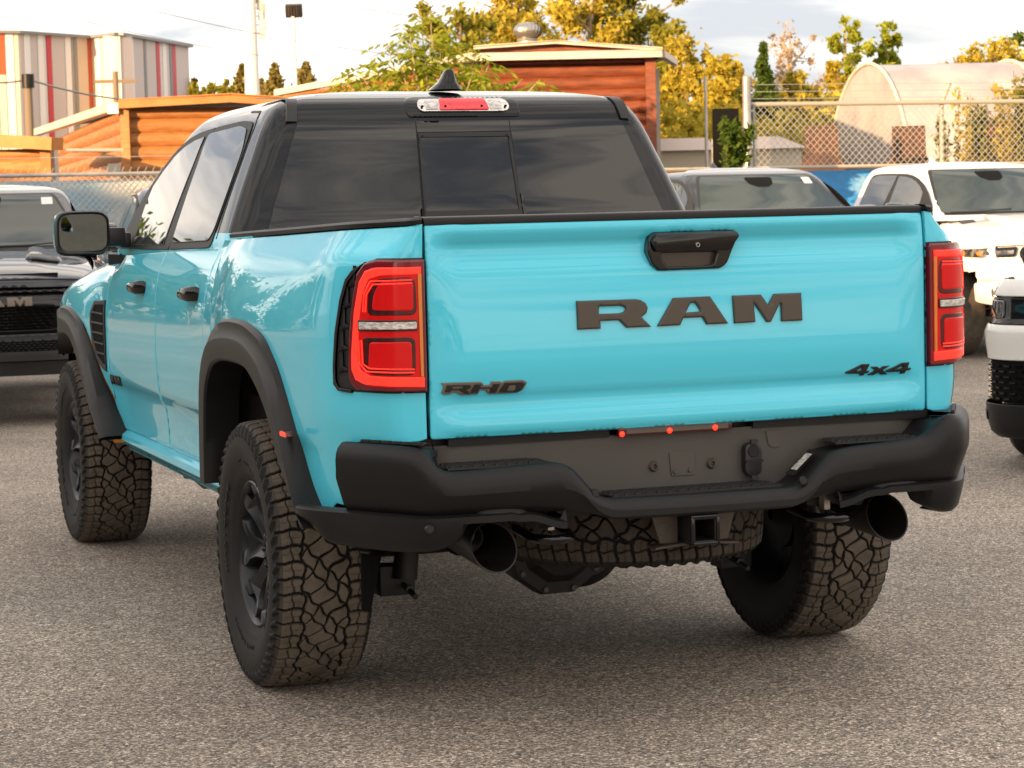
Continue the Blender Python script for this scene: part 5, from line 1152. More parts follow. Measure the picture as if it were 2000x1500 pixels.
b = MB(); p = [atd(923, 91, 35.3), atd(1085, 79, 35.3), atd(1296, 94, 35.3), atd(1296, 97, 41), atd(1085, 82, 41), atd(923, 93, 41)]; b.add([tuple(q) for q in p], [(0, 1, 4, 5), (1, 2, 3, 4)]); b.build('upper_roof', M['roofing'], lb)
b = MB(); c = atd(1273, 300, DB+.05); b.box((c[0], c[1], (zE-.1)/2), (.15, .15, zE-.1), rz=-YAW); b.build('corner_post', M['log_red'], lb)
b = MB(); c = atd(1286, 300, DB+1.2); b.box((c[0], c[1], (zE-.2)/2), (.07, .07, zE-.2), rz=-YAW); b.build('downpipe', M['fascia'], lb)
rel(lb)
# turbine vent
c = atd(1031, 78, 37.5); tv = empty('roof_turbine_vent', tuple(c), label='silver spinning turbine vent on the roof of the large log building', cat='roof vent')
MB().lathe([(-.15, .15), (-.02, .15), (.0, .17), (.02, .15)], 24, (0, 0, 0), 'z').build('vent_pipe', M['galv'], tv, smooth=40)
for k in range(20):
    a = k*math.pi/10; V = []
    for t in np.linspace(0, 1, 7):
        z = .02+.26*t; r = .15+.09*math.sin(math.pi*min(t*1.02, 1))**.7*(1 if t < .9 else .6); r = r if t < .95 else .12
        for da, dr in ((0, 0), (.30, -.012)): V.append((r*math.cos(a+da+t*.4)+dr*math.cos(a), r*math.sin(a+da+t*.4)+dr*math.sin(a), z))
    link('fin', mesh(V, [(2*i, 2*i+1, 2*i+3, 2*i+2) for i in range(6)], 60), M['steel'], tv)
MB().lathe([(.27, .13), (.285, .10), (.295, .001)], 20, (0, 0, 0), 'z').build('cap', M['galv'], tv, smooth=50)

# ------------------------------------------------------------------ striped office block
so = atd(45, 300, 95); sb = empty('striped_building', (so[0], so[1], 0), label='tall modern block clad in cream, gray, white and red vertical panels at the upper left', cat='building')
PC = {'c': (.66, .58, .46), 't': (.50, .43, .40), 'o': (.52, .41, .31), 'w': (.74, .70, .66), 'r': (.50, .035, .05), 'R': (.62, .10, .03), 'g': (.20, .20, .20), 'G': (.30, .26, .23), 'l': (.62, .55, .52)}
PM = {k: mat('cladding_'+k_, c, .5) for k, c, k_ in [(a, b_, {'c': 'cream', 't': 'taupe', 'o': 'sand', 'w': 'white', 'r': 'red', 'R': 'orange', 'g': 'dark_gray', 'G': 'gray', 'l': 'light'}[a]) for a, b_ in PC.items()]}
zr = zat(67, 45, 95)
cols = [(-80, 94, 45, 95, [(-80, -12, 'c'), (-12, 3, 'l'), (3, 18, 'R'), (18, 35, 'w'), (35, 45, 'c')]),
        (45, 95, 186, 98.6, [(45, 54, 't'), (54, 66, 'w'), (66, 80, 't'), (80, 92, 'w'), (92, 97, 'l'), (97, 107, 'r'), (107, 133, 't'), (133, 145, 'w'), (145, 150, 'G'), (150, 157, 'g'), (157, 178, 'o'), (178, 186, 'R')]),
        (186, 98.6, 240, 97.2, [(186, 196, 'c'), (196, 206, 'w'), (206, 240, 'c')]),
        (240, 97.2, 374, 105, [(240, 247, 'l'), (247, 253, 'r'), (253, 258, 'l'), (258, 266, 'w'), (266, 286, 't'), (286, 291, 'g'), (291, 310, 't'), (310, 317, 'r'), (317, 322, 'l'), (322, 330, 'w'), (330, 336, 't'), (336, 341, 'g'), (341, 348, 'r'), (348, 374, 't')])]
for u0, D0, u1, D1, st in cols:
    P0 = atd(u0, 300, D0)[:2]; P1 = atd(u1, 300, D1)[:2]; d = (P1-P0)/np.linalg.norm(P1-P0); n = np.array([d[1], -d[0]])
    if n @ (CP[:2]-P0) < 0: n = -n
    ang = math.atan2(d[1], d[0]); L = np.linalg.norm(P1-P0)
    b = MB(); c = P0+d*L/2-n*.4; b.box((c[0]-so[0], c[1]-so[1], zr/2), (L, .6, zr), rz=ang); b.build('wall', PM['t'], sb)
    def cross(u):                               # where the sight line at u meets the facade
        q = atd(u, 300, 1.)[:2]-CP[:2]; A_ = np.array([[d[0], -q[0]], [d[1], -q[1]]]); t = np.linalg.solve(A_, CP[:2]-P0); return t[0]
    for a, e, k in st:
        ta, te = cross(a), cross(e); c = P0+d*(ta+te)/2-n*.03+n*(.02 if k in 'wrRgG' else 0)
        z0 = 0
        if k == 'R' and u0 < 0: z0 = zat(147, 10, 95)
        b = MB(); b.box((c[0]-so[0], c[1]-so[1], (z0+zr)/2), (abs(te-ta)-.03, .14, zr-z0), rz=ang); b.build('panel', PM[k], sb)
        if z0: b = MB(); b.box((c[0]-so[0], c[1]-so[1], z0/2), (abs(te-ta)-.03, .14, z0-.03), rz=ang); b.build('panel', PM['c'], sb)
    b = MB(); c = P0+d*L/2; b.box((c[0]-so[0], c[1]-so[1], zr+.06), (L+.1, .5, .12), rz=ang); b.build('parapet_cap', PM['g'], sb)

# ------------------------------------------------------------------ poles, tower, wires
def tagb(b, name, m, label, cat, group=None, smooth=50, kind=None): return tag(b.build(name, m, None, smooth=smooth), label, cat, group, kind)
c = atd(497, 300, 72); ct = empty('cell_tower', (c[0], c[1], 0), label='thick white cell tower pole with antenna boxes near its top', cat='cell tower')
zt = zat(-30, 497, 72); MB().tube([(0, 0, 0), (0, 0, zt)], [.31, .19], 16).build('mast', M['white_paint2'], ct, smooth=60)
for k, (du, v, w_, h_) in enumerate(((-14, 5, .16, .55), (10, 2, .16, .6), (16, 18, .14, .3), (-12, 32, .12, .22), (14, 33, .14, .28), (18, 50, .16, .34), (15, 66, .18, .36), (0, -8, .2, .5))):
    q = atd(497+du, v, 71.8)-c; b = MB(); b.box((q[0], q[1], float(atd(497, v, 72)[2])), (w_, .16, h_), rz=-YAW+k*.3); b.box((q[0]*.5, q[1]*.5, float(atd(497, v, 72)[2])), (abs(q[0])+.05, .04, .04)); b.build('antenna', M['fascia'], ct)
c = atd(581, 300, 46); lp = empty('floodlight_pole', (c[0], c[1], 0), label='slim white pole with a square dark floodlight on top, right of the cell tower', cat='light pole')
zt = zat(34, 580, 46); MB().tube([(0, 0, 0), (0, 0, zt)], [.06, .045], 12).build('pole', M['white_paint2'], lp, smooth=60)
b = MB(); b.box((.02, 0, zt+.12), (.34, .16, .26), rx=.3, rz=-YAW); b.build('lamp_head', M['plastic2'], lp, bevel=.01); b = MB(); b.box((0, 0, zt-.02), (.10, .06, .06)); b.build('bracket', M['white_paint2'], lp)
for k in range(6): b = MB(); b.box((.02-.14+.056*k, -.10, zt+.12), (.008, .02, .24), rx=.3, rz=-YAW); b.build('grille_bar', M['rust'], lp)
c = atd(60, 300, 60); up = empty('utility_pole', (c[0], c[1], 0), label='brown wooden utility pole with insulator cap in front of the striped block', cat='utility pole', group='utility poles')
zt = zat(150, 57, 60); MB().tube([(0, 0, 0), (0, 0, zt)], [.15, .10], 10).build('pole', M['pole_wood'], up, smooth=60); MB().tube([(0, 0, zt-.3), (0, 0, zt+.06)], .17, 10).build('cap', M['plastic'], up, smooth=40)
c = atd(231, 300, 80); up2 = empty('utility_pole', (c[0], c[1], 0), label='utility pole with one crossarm sticking up behind the orange shed roof', cat='utility pole', group='utility poles')
zt2 = zat(140, 231, 80); MB().tube([(0, 0, 0), (0, 0, zt2)], [.14, .10], 8).build('pole', M['pole_wood'], up2, smooth=60); b = MB(); b.box((0, 0, zt2-.35), (1.5, .1, .12), rz=-YAW+.1); b.build('crossarm', M['pole_wood'], up2)
def wire(u0, v0, D0, u1, v1, D1, sag, r=.012, lab=None, grp='overhead wires'):
    P = [atd(u0+(u1-u0)*t, v0+(v1-v0)*t+sag*4*t*(1-t), D0+(D1-D0)*t) for t in np.linspace(0, 1, 14)]
    return tagb(MB().tube(P, r, 5), 'overhead_wire', M['plastic2'], lab, 'wire', grp)
wire(-40, 160, 60, 57, 155, 60, 4, .02, 'short black wire reaching the utility pole from the left edge')
wire(57, 155, 60, 250, 195, 78, 6, .03, 'thick black wire sloping from the utility pole down to the orange shed')
wire(-20, -10, 60, 700, 130, 70, 20, .008, 'thin high wire sloping through the sky at left, lowest of the three')
wire(150, -20, 60, 900, 120, 70, 20, .008, 'thin high wire crossing the sky just above the cell tower foot')
wire(420, -40, 60, 1100, 60, 70, 15, .008, 'thin high wire passing between floodlight and shrub, topmost of the three')

# ------------------------------------------------------------------ fences
FY = 22.0
def onf(u, v=300, y=FY): return at(u, v, 'y', y)
def chain(root, x0, x1, z0, z1, y, name='chain_link', pitch=.085, r=.0032):
    b = MB(); h = z1-z0; n = int((x1-x0+h)/pitch)+1
    for i in range(n):
        for s in (1, -1):
            a = x0-h+i*pitch if s > 0 else x0+i*pitch
            p0 = [a, z0]; p1 = [a+s*h, z1]
            if s < 0: p0 = [x0+i*pitch, z0]; p1 = [x0+i*pitch-h, z1]
            # clip
            def clip(p, q):
                p, q = list(p), list(q)
                for lim, sg in ((x0, 1), (x1, -1)):
                    a_, b_ = (p[0]-lim)*sg, (q[0]-lim)*sg
                    if a_ < 0 and b_ < 0: return None
                    if a_ < 0: t = a_/(a_-b_); p = [p[0]+(q[0]-p[0])*t, p[1]+(q[1]-p[1])*t]
                    elif b_ < 0: t = a_/(a_-b_); q = [p[0]+(q[0]-p[0])*t, p[1]+(q[1]-p[1])*t]
                return p, q
            c = clip(p0, p1)
            if not c: continue
            p, q = c; dy = .006*s
            if math.hypot(q[0]-p[0], q[1]-p[1]) < .02: continue
            b.tube([(p[0], y+dy, p[1]), (q[0], y+dy, q[1])], r, 3, cap=False)
    return b.build(name, M['wire'], root, kind='stuff')
x0 = onf(-40)[0]; x1 = onf(420)[0]; zr_ = float(onf(150, 341)[2])
fl_ = empty('chain_link_fence', (0, FY, 0), label='chain link fence with top pipe and barbed strand behind the parked trucks at left', cat='fence', group='chain link fences')
chain(fl_, x0, x1, 1.2, zr_, 0, r=.0055)
MB().tube([(x0-2, 0, zr_), (x1, 0, zr_)], .028, 10).build('top_rail', M['galv'], fl_, smooth=60)
for k in range(int((x1-x0)/.1)):
    x = x0+k*.1; MB().tube([(x-.012, 0, zr_+.02), (x+.005, 0, zr_+.06), (x+.02, 0, zr_+.09)], .004, 3).build('wire_tip', M['wire'], fl_)
MB().tube([(x0-2, 0, zr_+.22), (x1, 0, zr_+.22)], .004, 4).build('barbed_strand', M['wire'], fl_)
for x in (x0-.5, x1-.2): MB().tube([(x, .03, 0), (x, .03, zr_+.05)], .035, 10).build('post', M['galv'], fl_, smooth=60)
tp = MB(); rows = [[(x, FY+.25+.04*math.sin(x*2.3+z*2), z) for x in np.linspace(x0-1, onf(700)[0], 40)] for z in np.linspace(0, zr_-.07, 8)]; tp.grid(rows)
tag(link('tarp_screen', tp.me(180), M['tarp']), 'faded pale blue tarp screen behind the chain link fence at left', 'tarp', 'blue tarp screens')
xr0 = onf(1466)[0]; xr1 = onf(2060)[0]; zr1 = float(onf(1500, 204)[2]); zr2 = float(onf(1700, 324)[2])
fr_ = empty('chain_link_fence', (0, FY, 0), label='tall chain link fence panel with pipe frame and barbed arm at right above the trucks', cat='fence', group='chain link fences')
chain(fr_, xr0+.04, xr1, zr2, zr1, 0, pitch=.105, r=.0045)
MB().tube([(xr0, 0, zr1), (xr1, 0, zr1+.02)], .034, 10).build('top_rail', M['galv_y'], fr_, smooth=60)
MB().tube([(xr0-4.5, 0, zr2), (xr1, 0, zr2)], .026, 10).build('middle_rail', M['galv_y'], fr_, smooth=60)
b = MB(); b.tube([(xr0+.06, 0, zr2-1.2), (xr0+.06, 0, zr1)], .02, 8); b.build('gate_frame', M['galv'], fr_, smooth=60)
xp = onf(1457)[0]; zp = float(onf(1455, 150)[2]); MB().tube([(xp, -.05, 0), (xp, -.05, zp)], .062, 14).build('gate_post', M['galv'], fr_, smooth=60)
for z in np.linspace(zr1-.1, zp-.08, 5): MB().tube([(xp+.06, -.05, z), (xp+.10, -.05, z+.01)], .018, 6).build('insulator', M['galv'], fr_, smooth=60)
xq = onf(1843)[0]; MB().tube([(xq, .05, 0), (xq, .05, zr1), (xq+.14, .05, zr1+.30)], .034, 10).build('post', M['galv_y'], fr_, smooth=60)
for k in range(3): MB().tube([(xp, 0, zr1+.08+.10*k), (xr1, 0, zr1+.10+.10*k)], .004, 4).build('barbed_strand', M['wire'], fr_)
xs = onf(1394)[0]; MB().tube([(xs, 0, 0), (xs, 0, float(onf(1394, 272)[2]))], .035, 10).build('post', M['galv'], fr_, smooth=60)
tp = MB(); rows = [[(x, FY+.25+.04*math.sin(x*2.3+z*2), z) for x in np.linspace(xr0-4.5, xr1, 40)] for z in np.linspace(0, zr2-.05, 8)]; tp.grid(rows)
M['tarp2'] = mat('bright_blue_tarp', (.04, .26, .60), .5, noise=(.9, (.25, .45, .62), .5, .62, (1, 1, 2)), bump=(1.5, .6, .15))
tag(link('tarp_screen', tp.me(180), M['tarp2']), 'bright blue tarp screen under the right fence, between the black and white trucks', 'tarp', 'blue tarp screens')
# small things by the gate
c = atd(1421, 300, 31); bd_ = empty('dark_board', (c[0], c[1], 0), label='black upright board beside the gate post with a vine growing on it', cat='board')
zt = zat(212, 1420, 31); b = MB(); b.box((0, .05, zt/2), (.36, .05, zt), rz=-YAW); b.build('panel', M['dark'], bd_)
b = MB(); b.tube([(0, 0, 0), (0, 0, 1)], .001, 3)
c = atd(1380, 300, 36); MBp = MB().tube([(c[0], c[1], 0), (c[0], c[1], zat(150, 1380, 36))], .028, 8); tagb(MBp, 'thin_pole', M['fascia'], 'thin cream pole standing left of the gate post, in front of golden trees', 'pole')
def shed2(u0, u1, v0, v1, D, name, label, roofc, body, rv):
    A = atd(u0, 300, D); B = atd(u1, 300, D); r = empty(name, (A[0], A[1], 0), label=label, cat='shed'); z1 = zat(v1, (u0+u1)/2, D); z2 = zat(v0, (u0+u1)/2, D)
    d = np.array([B[0]-A[0], B[1]-A[1]]); L = np.linalg.norm(d); ang = math.atan2(d[1], d[0]); n = np.array([-d[1], d[0]])/L
    b = MB(); b.box((d[0]/2+n[0]*1.2, d[1]/2+n[1]*1.2, z1/2), (L, 2.4, z1), rz=ang); b.build('walls', body, r)
    P = [(-.1, -.15, z1), (L+.1, -.15, z1), (L*(1-rv), 1.2, z2), (L*rv, 1.2, z2), (-.1, 2.5, z1), (L+.1, 2.5, z1)]
    m = Matrix.Rotation(ang, 3, 'Z'); b = MB(); b.add([m @ Vector(p) for p in P], [(0, 1, 2, 3), (4, 3, 2, 5), (0, 3, 4), (1, 5, 2)]); b.build('roof', roofc, r)
M['cream'] = mat('cream_siding', (.60, .52, .38), .6); M['pinkroof'] = mat('pale_roofing', (.55, .44, .38), .7)
shed2(1287, 1392, 266, 294, 40, 'low_shed', 'low cream shed with pale roof seen right of the log building corner', M['pinkroof'], M['cream'], 0.0)
shed2(1466, 1566, 262, 290, 42, 'low_shed', 'small cream hut with hipped pale roof seen through the fence right of the gate post', M['pinkroof'], M['cream'], .3)
for u, D, lab in ((1605, 36, 'rusty flared steel pedestal behind the fence, left one by the greenhouse front'), (1775, 36, 'rusty flared steel pedestal behind the fence, right one beside the pipe post')):
    c = atd(u, 300, D); zt = zat(246, u, D); o = empty('steel_pedestal', (c[0], c[1], 0), label=lab, cat='pedestal', group='rusty pedestals')
    prof = [(-.34, zat(325, u, D)-.02), (-.27, zat(300, u, D)), (-.26, zt), (.26, zt), (.27, zat(300, u, D)), (.36, zat(325, u, D)-.02), (.42, 1.2), (.42, 0), (-.42, 0), (-.42, 1.2)]
    b = MB(); b.prism(prof, -.02, .02); b.build('front_plate', M['corten'], o, loc=(0, 0, 0), rot=(0, 0, -YAW-.1))
    b = MB(); b.prism([(p[0]*.9, p[1]-.03) for p in prof], .30, .34); b.build('rear_plate', M['corten'], o, rot=(0, 0, -YAW-.1))
    b = MB(); b.box((-.2, .16, zt/2), (.03, .3, zt-.1)); b.box((.2, .16, zt/2), (.03, .3, zt-.1)); b.build('web_plates', M['corten'], o, rot=(0, 0, -YAW-.1))
# greenhouse
N0 = atd(1790, 300, 40); F0 = atd(1612, 300, 44.5); zA = zat(127, 1690, 42); W = (N0-F0)[:2]; ax = np.array(_r[:2])*1.0+np.array(_f[:2])*.02
gh = empty('greenhouse', (F0[0], F0[1], 0), label='long hoop greenhouse with gray plastic film behind the right fence', cat='greenhouse')
def arch(t, k, up=0): a = math.pi*k; cx = (.5-.5*math.cos(a)); return (W[0]*cx+ax[0]*t, W[1]*cx+ax[1]*t, (zA+up)*max(0, math.sin(a))**.72+.0)
b = MB(); b.grid([[arch(t, k) for k in np.linspace(0, 1, 33)] for t in np.linspace(0, 9, 10)]); b.build('film', M['greenhouse'], gh, smooth=60)
b = MB(); b.V = [arch(0.0, k) for k in np.linspace(0, 1, 33)]; b.F = [tuple(range(33))]; b.MI = [0]; b.build('end_film', M['greenhouse'], gh)
for t in (0, 2.6, 5.2, 7.8): MB().tube([arch(t-.01, k, .03) for k in np.linspace(0, 1, 25)], .035, 8).build('hoop', M['fascia'], gh, smooth=60)

# ------------------------------------------------------------------ trees and plants
def leaves(b, C, rad, n, size, rng, flat=1.0, droop=0.):
    C = np.array(C); c = C[rng.integers(0, len(C), n)]; d = rng.normal(size=(n, 3)); d /= np.linalg.norm(d, axis=1)[:, None]; r = np.abs(rng.normal(size=n))*.62+.05
    rad = np.asarray(rad); P = c[:, :3]+d*(r[:, None])*c[:, 3:4]*np.array([1, 1, flat])
    a = rng.normal(size=(n, 3)); a /= np.linalg.norm(a, axis=1)[:, None]; q = rng.normal(size=(n, 3)); q -= a*(a*q).sum(1)[:, None]; q /= np.linalg.norm(q, axis=1)[:, None]
    s = size*(.6+.8*rng.random(n))[:, None]
    V = np.stack([P-a*s, P+q*s*.45, P+a*s, P-q*s*.45], 1).reshape(-1, 3); return V
def leaf_obj(name, V, m, parent=None, **k):
    n = len(V)//4; me = bpy.data.meshes.new('m'); me.vertices.add(len(V)); me.vertices.foreach_set('co', V.astype(np.float32).ravel()); me.loops.add(4*n); me.loops.foreach_set('vertex_index', np.arange(4*n, dtype=np.int32)); me.polygons.add(n); me.polygons.foreach_set('loop_start', np.arange(n, dtype=np.int32)*4); me.update(calc_edges=True)
    return link(name, me, m, parent, **k)
def tree(u, D, vtop, wpx, label, m, seed, kind='round', vbase=None, n=5200, ls=.13, bark='bark', group='trees behind the lot', cat='tree', gaps=.5):
    rng = np.random.default_rng(seed); c = atd(u, 300, D); H = zat(vtop, u, D); w = wpx/FPX*D/2
    t = empty('tree' if kind != 'spruce' else 'spruce_tree', (c[0], c[1], 0), label=label, cat=cat, group=group); b = MB(); C = []
    lean = rng.normal(size=2)*.02*H; top = np.array([lean[0], lean[1], H*.93])
    tr = [(0, 0, 0), (lean[0]*.3, lean[1]*.3, H*.35), (lean[0]*.6, lean[1]*.6, H*.65), tuple(top)]
    b.tube(tr, [.022*H, .017*H, .010*H, .004*H], 8)
    if kind == 'spruce':
        for i in range(46):
            f = .12+.86*i/45; z = H*f; rr = w*2.7*(1.01-f)*(.75+.5*rng.random())
            for k in range(5):
                a = rng.random()*6.28; C.append((rr*.55*math.cos(a), rr*.55*math.sin(a), z-rr*.15, max(.03, rr*.42)))
        b.tube([(0, 0, H*.9), (0, 0, H)], .02, 5)
    else:
        nl = 15 if kind != 'aspen' else 16; z0 = .30 if kind != 'aspen' else .2
        for i in range(nl):
            f = z0+(1-z0)*(i+.5)/nl*.92; a = i*2.4+rng.random(); env = math.sin(math.pi*min(1, (f-z0+.10)/(1.12-z0)))**.55
            rr = w*env*(.75+.45*rng.random()); z = H*f; s = np.array([lean[0]*f, lean[1]*f, z-.18*rr-.04*H]); e = np.array([rr*math.cos(a), rr*math.sin(a), z+.12*rr]); mid = (s+e)/2+np.array([0, 0, .05*rr])
            b.tube([s, mid, e], [.007*H, .005*H, .002*H], 5)
            for q in range(8):
                tt = .30+.70*rng.random(); p = s+(e-s)*tt+rng.normal(size=3)*w*.17; C.append((*p, w*(.09+.14*rng.random())))
                if rng.random() < gaps: b.tube([s+(e-s)*tt*.8, p], [.003*H, .001*H], 4)
        C.append((lean[0], lean[1], H*.95, w*.22))
    b.build('trunk', M[bark], t, smooth=70)
    V = leaves(None, C, None, int(n*2.3), ls*.66, rng); leaf_obj('crown', V, M[m], t); return t
TR = 'trees behind the lot'
tree(905, 52, 5, 230, 'olive and gold tree rising behind the lime shrub', 'leaf_g', 1, n=7000)
tree(1010, 58, -30, 260, 'golden leafy tree directly behind the turbine vent', 'leaf_y', 2, n=7000, ls=.15)
tree(1130, 55, -70, 250, 'tall golden tree with visible pale limbs right of the turbine vent', 'leaf_y', 3, n=6000, ls=.14, bark='bark_pale')
tree(1250, 56, -50, 220, 'tall olive tree above the right end of the log building', 'leaf_g', 4, n=6500, ls=.14, bark='bark_pale')
tree(1345, 50, 60, 150, 'bushy golden tree just right of the log building corner', 'leaf_y', 5, n=7500, ls=.11)
tree(1420, 48, 95, 130, 'golden tree behind the thin cream pole', 'leaf_y', 6, n=6500, ls=.11)
tree(1494, 46, 80, 90, 'narrow dark green spruce behind the gate post', 'leaf_v', 7, 'spruce', n=6500, ls=.10)
tree(1555, 60, 48, 150, 'nearly bare pale birch left of the two aspens', 'leaf_p', 8, n=1300, ls=.09, bark='bark_pale', gaps=1.0)
tree(1660, 62, 18, 95, 'tall narrow aspen above the greenhouse, left of two', 'leaf_l', 9, 'aspen', n=3600, ls=.14, bark='bark_pale')
tree(1738, 64, 30, 105, 'tall narrow aspen above the greenhouse, right of two', 'leaf_l', 10, 'aspen', n=4200, ls=.14, bark='bark_pale')
tree(1570, 47, 130, 110, 'golden scrubby tree between spruce and greenhouse', 'leaf_y', 11, n=5200, ls=.11)
tree(1950, 55, 70, 190, 'gold tinted tree above the greenhouse at the right edge', 'leaf_y', 12, n=6500, ls=.12)
tree(2040, 60, 40, 160, 'dark tree cut off by the right edge of the photo', 'leaf_v', 13, n=5500, ls=.13)
tree(350, 118, 92, 104, 'small spruce top peeking over the right end of the striped block', 'leaf_d', 14, 'spruce', n=2600, ls=.22)
tree(385, 105, 150, 104, 'low conifer at the right foot of the striped block', 'leaf_d', 15, 'spruce', n=2200, ls=.2)
tree(478, 80, 122, 119, 'spruce just left of the cell tower', 'leaf_d', 16, 'spruce', n=3200, ls=.15)
tree(541, 80, 120, 130, 'pointed spruce between cell tower and floodlight pole', 'leaf_d', 17, 'spruce', n=3600, ls=.15)
tree(602, 85, 118, 156, 'spruce right of the floodlight pole', 'leaf_d', 18, 'spruce', n=3600, ls=.16)
tree(515, 90, 150, 104, 'short spruce behind the cell tower', 'leaf_d', 19, 'spruce', n=2200, ls=.16)
for k, (u, v, w_) in enumerate(((425, 152, 70), (455, 158, 60))): tree(u, 88, v, w_, ('round olive bush left of the spruces', 'second round olive bush closest to the spruces')[k], 'leaf_g', 20+k, n=2600, ls=.2)
for k, (u, D, v, w_, m_) in enumerate(((1385, 49, 120, 130, 'leaf_y'), (1455, 52, 165, 130, 'leaf_g'), (1525, 50, 175, 120, 'leaf_y'), (1600, 54, 165, 130, 'leaf_g'), (1640, 56, 110, 80, 'leaf_y'), (1890, 60, 100, 120, 'leaf_y'), (1985, 58, 85, 130, 'leaf_y'), (1320, 53, 40, 110, 'leaf_g'))):
    tree(u, D, v, w_, ('filler tree of the golden mass, second right of the log building', 'olive tree low behind the gate post', 'golden tree low behind the spruce', 'olive tree touching the greenhouse front', 'slim golden tree left of the first aspen', 'golden tree low above the greenhouse ridge', 'golden tree behind the right edge plants', 'olive tree rising from the log building corner')[k].replace('filler tree of the golden mass', 'golden tree'), m_, 140+k, n=6500, ls=.12)
for k in range(9):
    u = 392+26*k; tree(u, 92+3*(k % 3), 150+8*math.sin(k*2.), 52, 'low olive tree, %s of the far row right of the striped block' % ('first', 'second', 'third', 'fourth', 'fifth', 'sixth', 'seventh', 'eighth', 'ninth')[k], 'leaf_g', 160+k, n=2200, ls=.2)
# low golden thicket closing the view under the trees
rng = np.random.default_rng(40); C = []
for u in range(1285, 1660, 9):
    p = atd(u, 300, 44+rng.random()*5); 
    for k in range(5): C.append((p[0]+rng.normal()*.3, p[1]+rng.normal()*.8, .5+rng.random()*(zat(195, u, 46)-.8), .45))
leaf_obj('thicket', leaves(None, C, None, 26000, .09, rng), M['leaf_y'], None, label='dense golden thicket under the trees behind the gate', cat='thicket', kind='stuff')
# lime green sapling in front of the log building: branches with drooping compound leaves
rng = np.random.default_rng(50); c = atd(850, 300, 29.5); sp_ = empty('elder_shrub', (c[0], c[1], 0), label='bright lime green leafy shrub rising above the turquoise truck roof', cat='shrub')
LF = []
def pt(u, v, dd=0): return np.array(atd(u, v, 29.5+dd))-np.array([c[0], c[1], 0])
tips = [(822, 22), (800, 60), (845, 62), (752, 75), (735, 112), (690, 118), (672, 150), (705, 160), (775, 95), (830, 100), (880, 78), (915, 92), (870, 120), (925, 132), (905, 160), (960, 150), (985, 160), (1020, 148), (1055, 150), (1040, 168), (760, 135), (790, 165), (745, 170), (835, 150), (940, 175), (1000, 178), (880, 172), (715, 135), (860, 95), (900, 118), (810, 125), (770, 180), (830, 180), (680, 172), (1065, 172), (955, 120), (790, 40), (842, 38), (930, 100), (725, 185), (850, 190), (905, 190), (960, 195)]
for k, (u, v) in enumerate(tips):
    dd = rng.normal()*.5; e = pt(u, v+6, dd); s = pt(850+(u-850)*.35, 240+(v-20)*.25, dd*.3); mid = (s+e)/2+np.array([0, 0, -.04])+(e-s)*.05
    MB().tube([s, mid, e], [.016, .010, .004], 5).build('branch', M['bark_pale'], sp_, smooth=70)
    for j in range(9):
        base = e+(mid-e)*(j*.10)+rng.normal(size=3)*.015; a = rng.random()*6.28; out_ = np.array([math.cos(a), math.sin(a), .15+.2*rng.random()]); Lr = .26+.12*rng.random()
        for i in range(7):
            t = (i//2+1)/4.; side_ = (-1, 1)[i % 2] if i < 6 else 0; q = base+out_*Lr*t+np.array([0, 0, -.14*t*t*Lr/.25]); pe = np.array([-out_[1], out_[0], 0])
            dr = out_*.5+pe*side_*.9+np.array([0, 0, -.55]); dr /= np.linalg.norm(dr); nn = np.cross(dr, np.array([0, 0, 1.])); nn /= np.linalg.norm(nn); l = .14+.06*rng.random(); nn = nn*.75+rng.normal(size=3)*.2
            LF += [q, q+dr*l*.45+nn*l*.24, q+dr*l, q+dr*l*.45-nn*l*.24]
leaf_obj('foliage', np.array(LF), M['leaf_l'], sp_)
# vine on the board and young plants behind the right fence
rng = np.random.default_rng(60)
def plant(u, D, v0, v1, wpx, m, n, label, seed, group='self sown plants along the right fence', ls=.055, name='leafy_plant'):
    rng = np.random.default_rng(seed); c = atd(u, 300, D); z0 = zat(v0, u, D); z1 = zat(v1, u, D); w = wpx/FPX*D/2; t = empty(name, (c[0], c[1], 0), label=label, cat='plant', group=group)
    C = []
    for k in range(5):
        x = rng.normal()*w*.4; y = rng.normal()*.1; e = (x*1.6, y, z0-(z0-z1)*.1*rng.random()-.1*k*(z0-z1)*.4); MB().tube([(x*.3, y, 0), (x, y, e[2]*.6), e], [.012, .008, .003], 5).build('stem', M['bark'], t, smooth=70)
        for j in range(9): f = (.0+j/9.); zz = z1+(e[2]-z1)*f; C.append((x*(.6+f), y, zz, .07+w*.25*(1-f*.5)))
    leaf_obj('foliage', leaves(None, C, None, n, ls, rng), M[m], t)
plant(1422, 30.8, 222, 330, 50, 'leaf_v', 900, 'dark green vine climbing the black board beside the gate post', 61, None, .06, 'climbing_vine')
for k, (u, v, w_, n, lab) in enumerate(((1833, 215, 36, 260, 'thin leafy plant left of the pipe post'), (1882, 165, 40, 380, 'tall leafy plant just right of the pipe post'), (1925, 200, 70, 900, 'bushy plant covering the greenhouse side, middle of the right plants'), (1962, 150, 60, 700, 'tall leafy plant near the right edge behind the fence'), (1992, 130, 70, 900, 'leafy plant cut off by the right edge behind the fence'))):
    plant(u, 34.5, v, 325, w_, 'leaf_y' if k % 2 else 'leaf_g', n, lab, 62+k)
b = MB(); c = atd(1955, 280, 36); b.box((c[0], c[1], zat(235, 1955, 36)/2), (1.1, .1, zat(235, 1955, 36)), rz=-YAW); tagb(b, 'rusty_panel', M['corten'], 'rusty steel panel behind the plants at the right edge', 'panel', smooth=None)
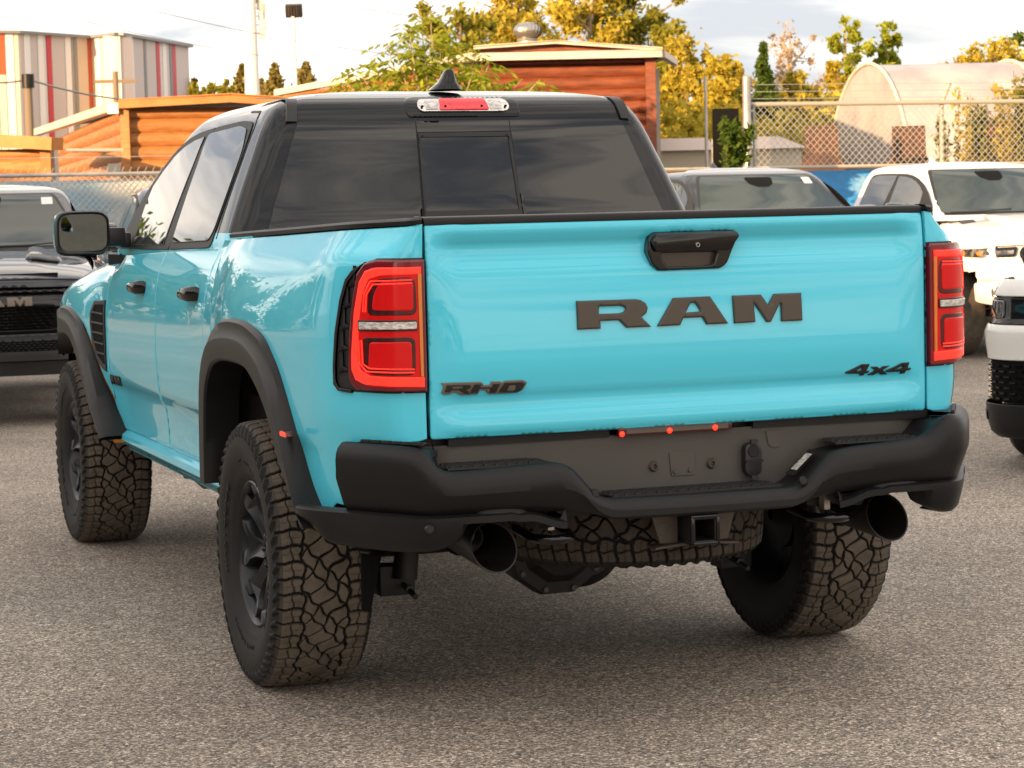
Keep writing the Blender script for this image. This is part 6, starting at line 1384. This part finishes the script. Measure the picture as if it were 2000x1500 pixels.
# loose stones and a dark stain on the asphalt
rng = np.random.default_rng(70); b = MB()
ico = [(0, 0, 1), (.9, 0, .4), (.28, .85, .4), (-.72, .53, .4), (-.72, -.53, .4), (.28, -.85, .4), (0, 0, 0)]
for i in range(900):
    u = rng.random()*2100-50; v = 640+rng.random()**.8*880; p = at(u, v, 'z', 0.); s = .002+.0035*rng.random(); a = rng.random()*6.28
    b.add([(p[0]+s*(x*math.cos(a)-y*math.sin(a)), p[1]+s*(x*math.sin(a)+y*math.cos(a)), s*z*.8) for x, y, z in ico], [(0, i_, i_ % 5+1) for i_ in range(1, 6)])
b.build('loose_gravel', mat('loose_stone', (.30, .26, .22), .8, noise=(40, (.16, .14, .12), .4, .6)), None, kind='stuff', label='loose gravel grains scattered on the asphalt')

# ------------------------------------------------------------------ behind and left of the camera: what shades the lot and shows in the paint
b = MB(); hw = empty('service_building', (-19, -6, 0), label='long gray service building left of the lot, outside the frame', cat='building')
b.box((-3, 0, 3.1), (6, 40, 6.2)); b.build('walls', mat('gray_metal_siding', (.07, .07, .075), .6, noise=(1, (.05, .05, .05), .4, .6, (1, 1, .1))), hw)
b = MB(); b.box((-3, 0, 6.3), (6.6, 40.6, .25)); b.build('roof', M['fascia'], hw)
for k in range(6): b = MB(); b.box((.03, -16+6.5*k, 1.8), (.06, 3.6, 3.4)); b.build('bay_door', PM['G'], hw)
for k in range(14):
    a = R(150+k*12)+YAW*0; rr = 42+8*math.sin(k*1.7); x, y = CP[0]+rr*math.sin(a+YAW), CP[1]+rr*math.cos(a+YAW)
    if x < -14: continue
    rng = np.random.default_rng(90+k); t = empty('tree', (x, y, 0), label='tree of the belt behind the camera, outside the frame', cat='tree', group='tree belt behind the camera'); H = 3+1.8*rng.random()
    MB().tube([(0, 0, 0), (0, 0, H*.8)], [.2, .06], 7).build('trunk', M['bark'], t, smooth=60)
    C = [(rng.normal()*1.6, rng.normal()*1.6, H*(.3+.6*rng.random()), 1.2) for _ in range(16)]; leaf_obj('crown', leaves(None, C, None, 2500, .28, rng), M['leaf_g'], t)

for k in range(13):  # unseen trees added to darken what the truck doors reflect
    rng = np.random.default_rng(120+k); x = -3.5-1.9*k; y = 40+4*math.sin(k*2.1); t = empty('tree', (x, y, 0), label='dark tree of the row ahead of the turquoise truck, left of the frame', cat='tree', group='dark tree row left of the frame'); H = 5+1.6*rng.random()
    MB().tube([(0, 0, 0), (0, 0, H*.8)], [.2, .06], 7).build('trunk', M['bark'], t, smooth=60)
    C = [(rng.normal()*.9, rng.normal()*.9, H*(.12+.75*rng.random()), 1.0) for _ in range(16)]; leaf_obj('crown', leaves(None, C, None, 3000, .22, rng), M['leaf_v'], t)
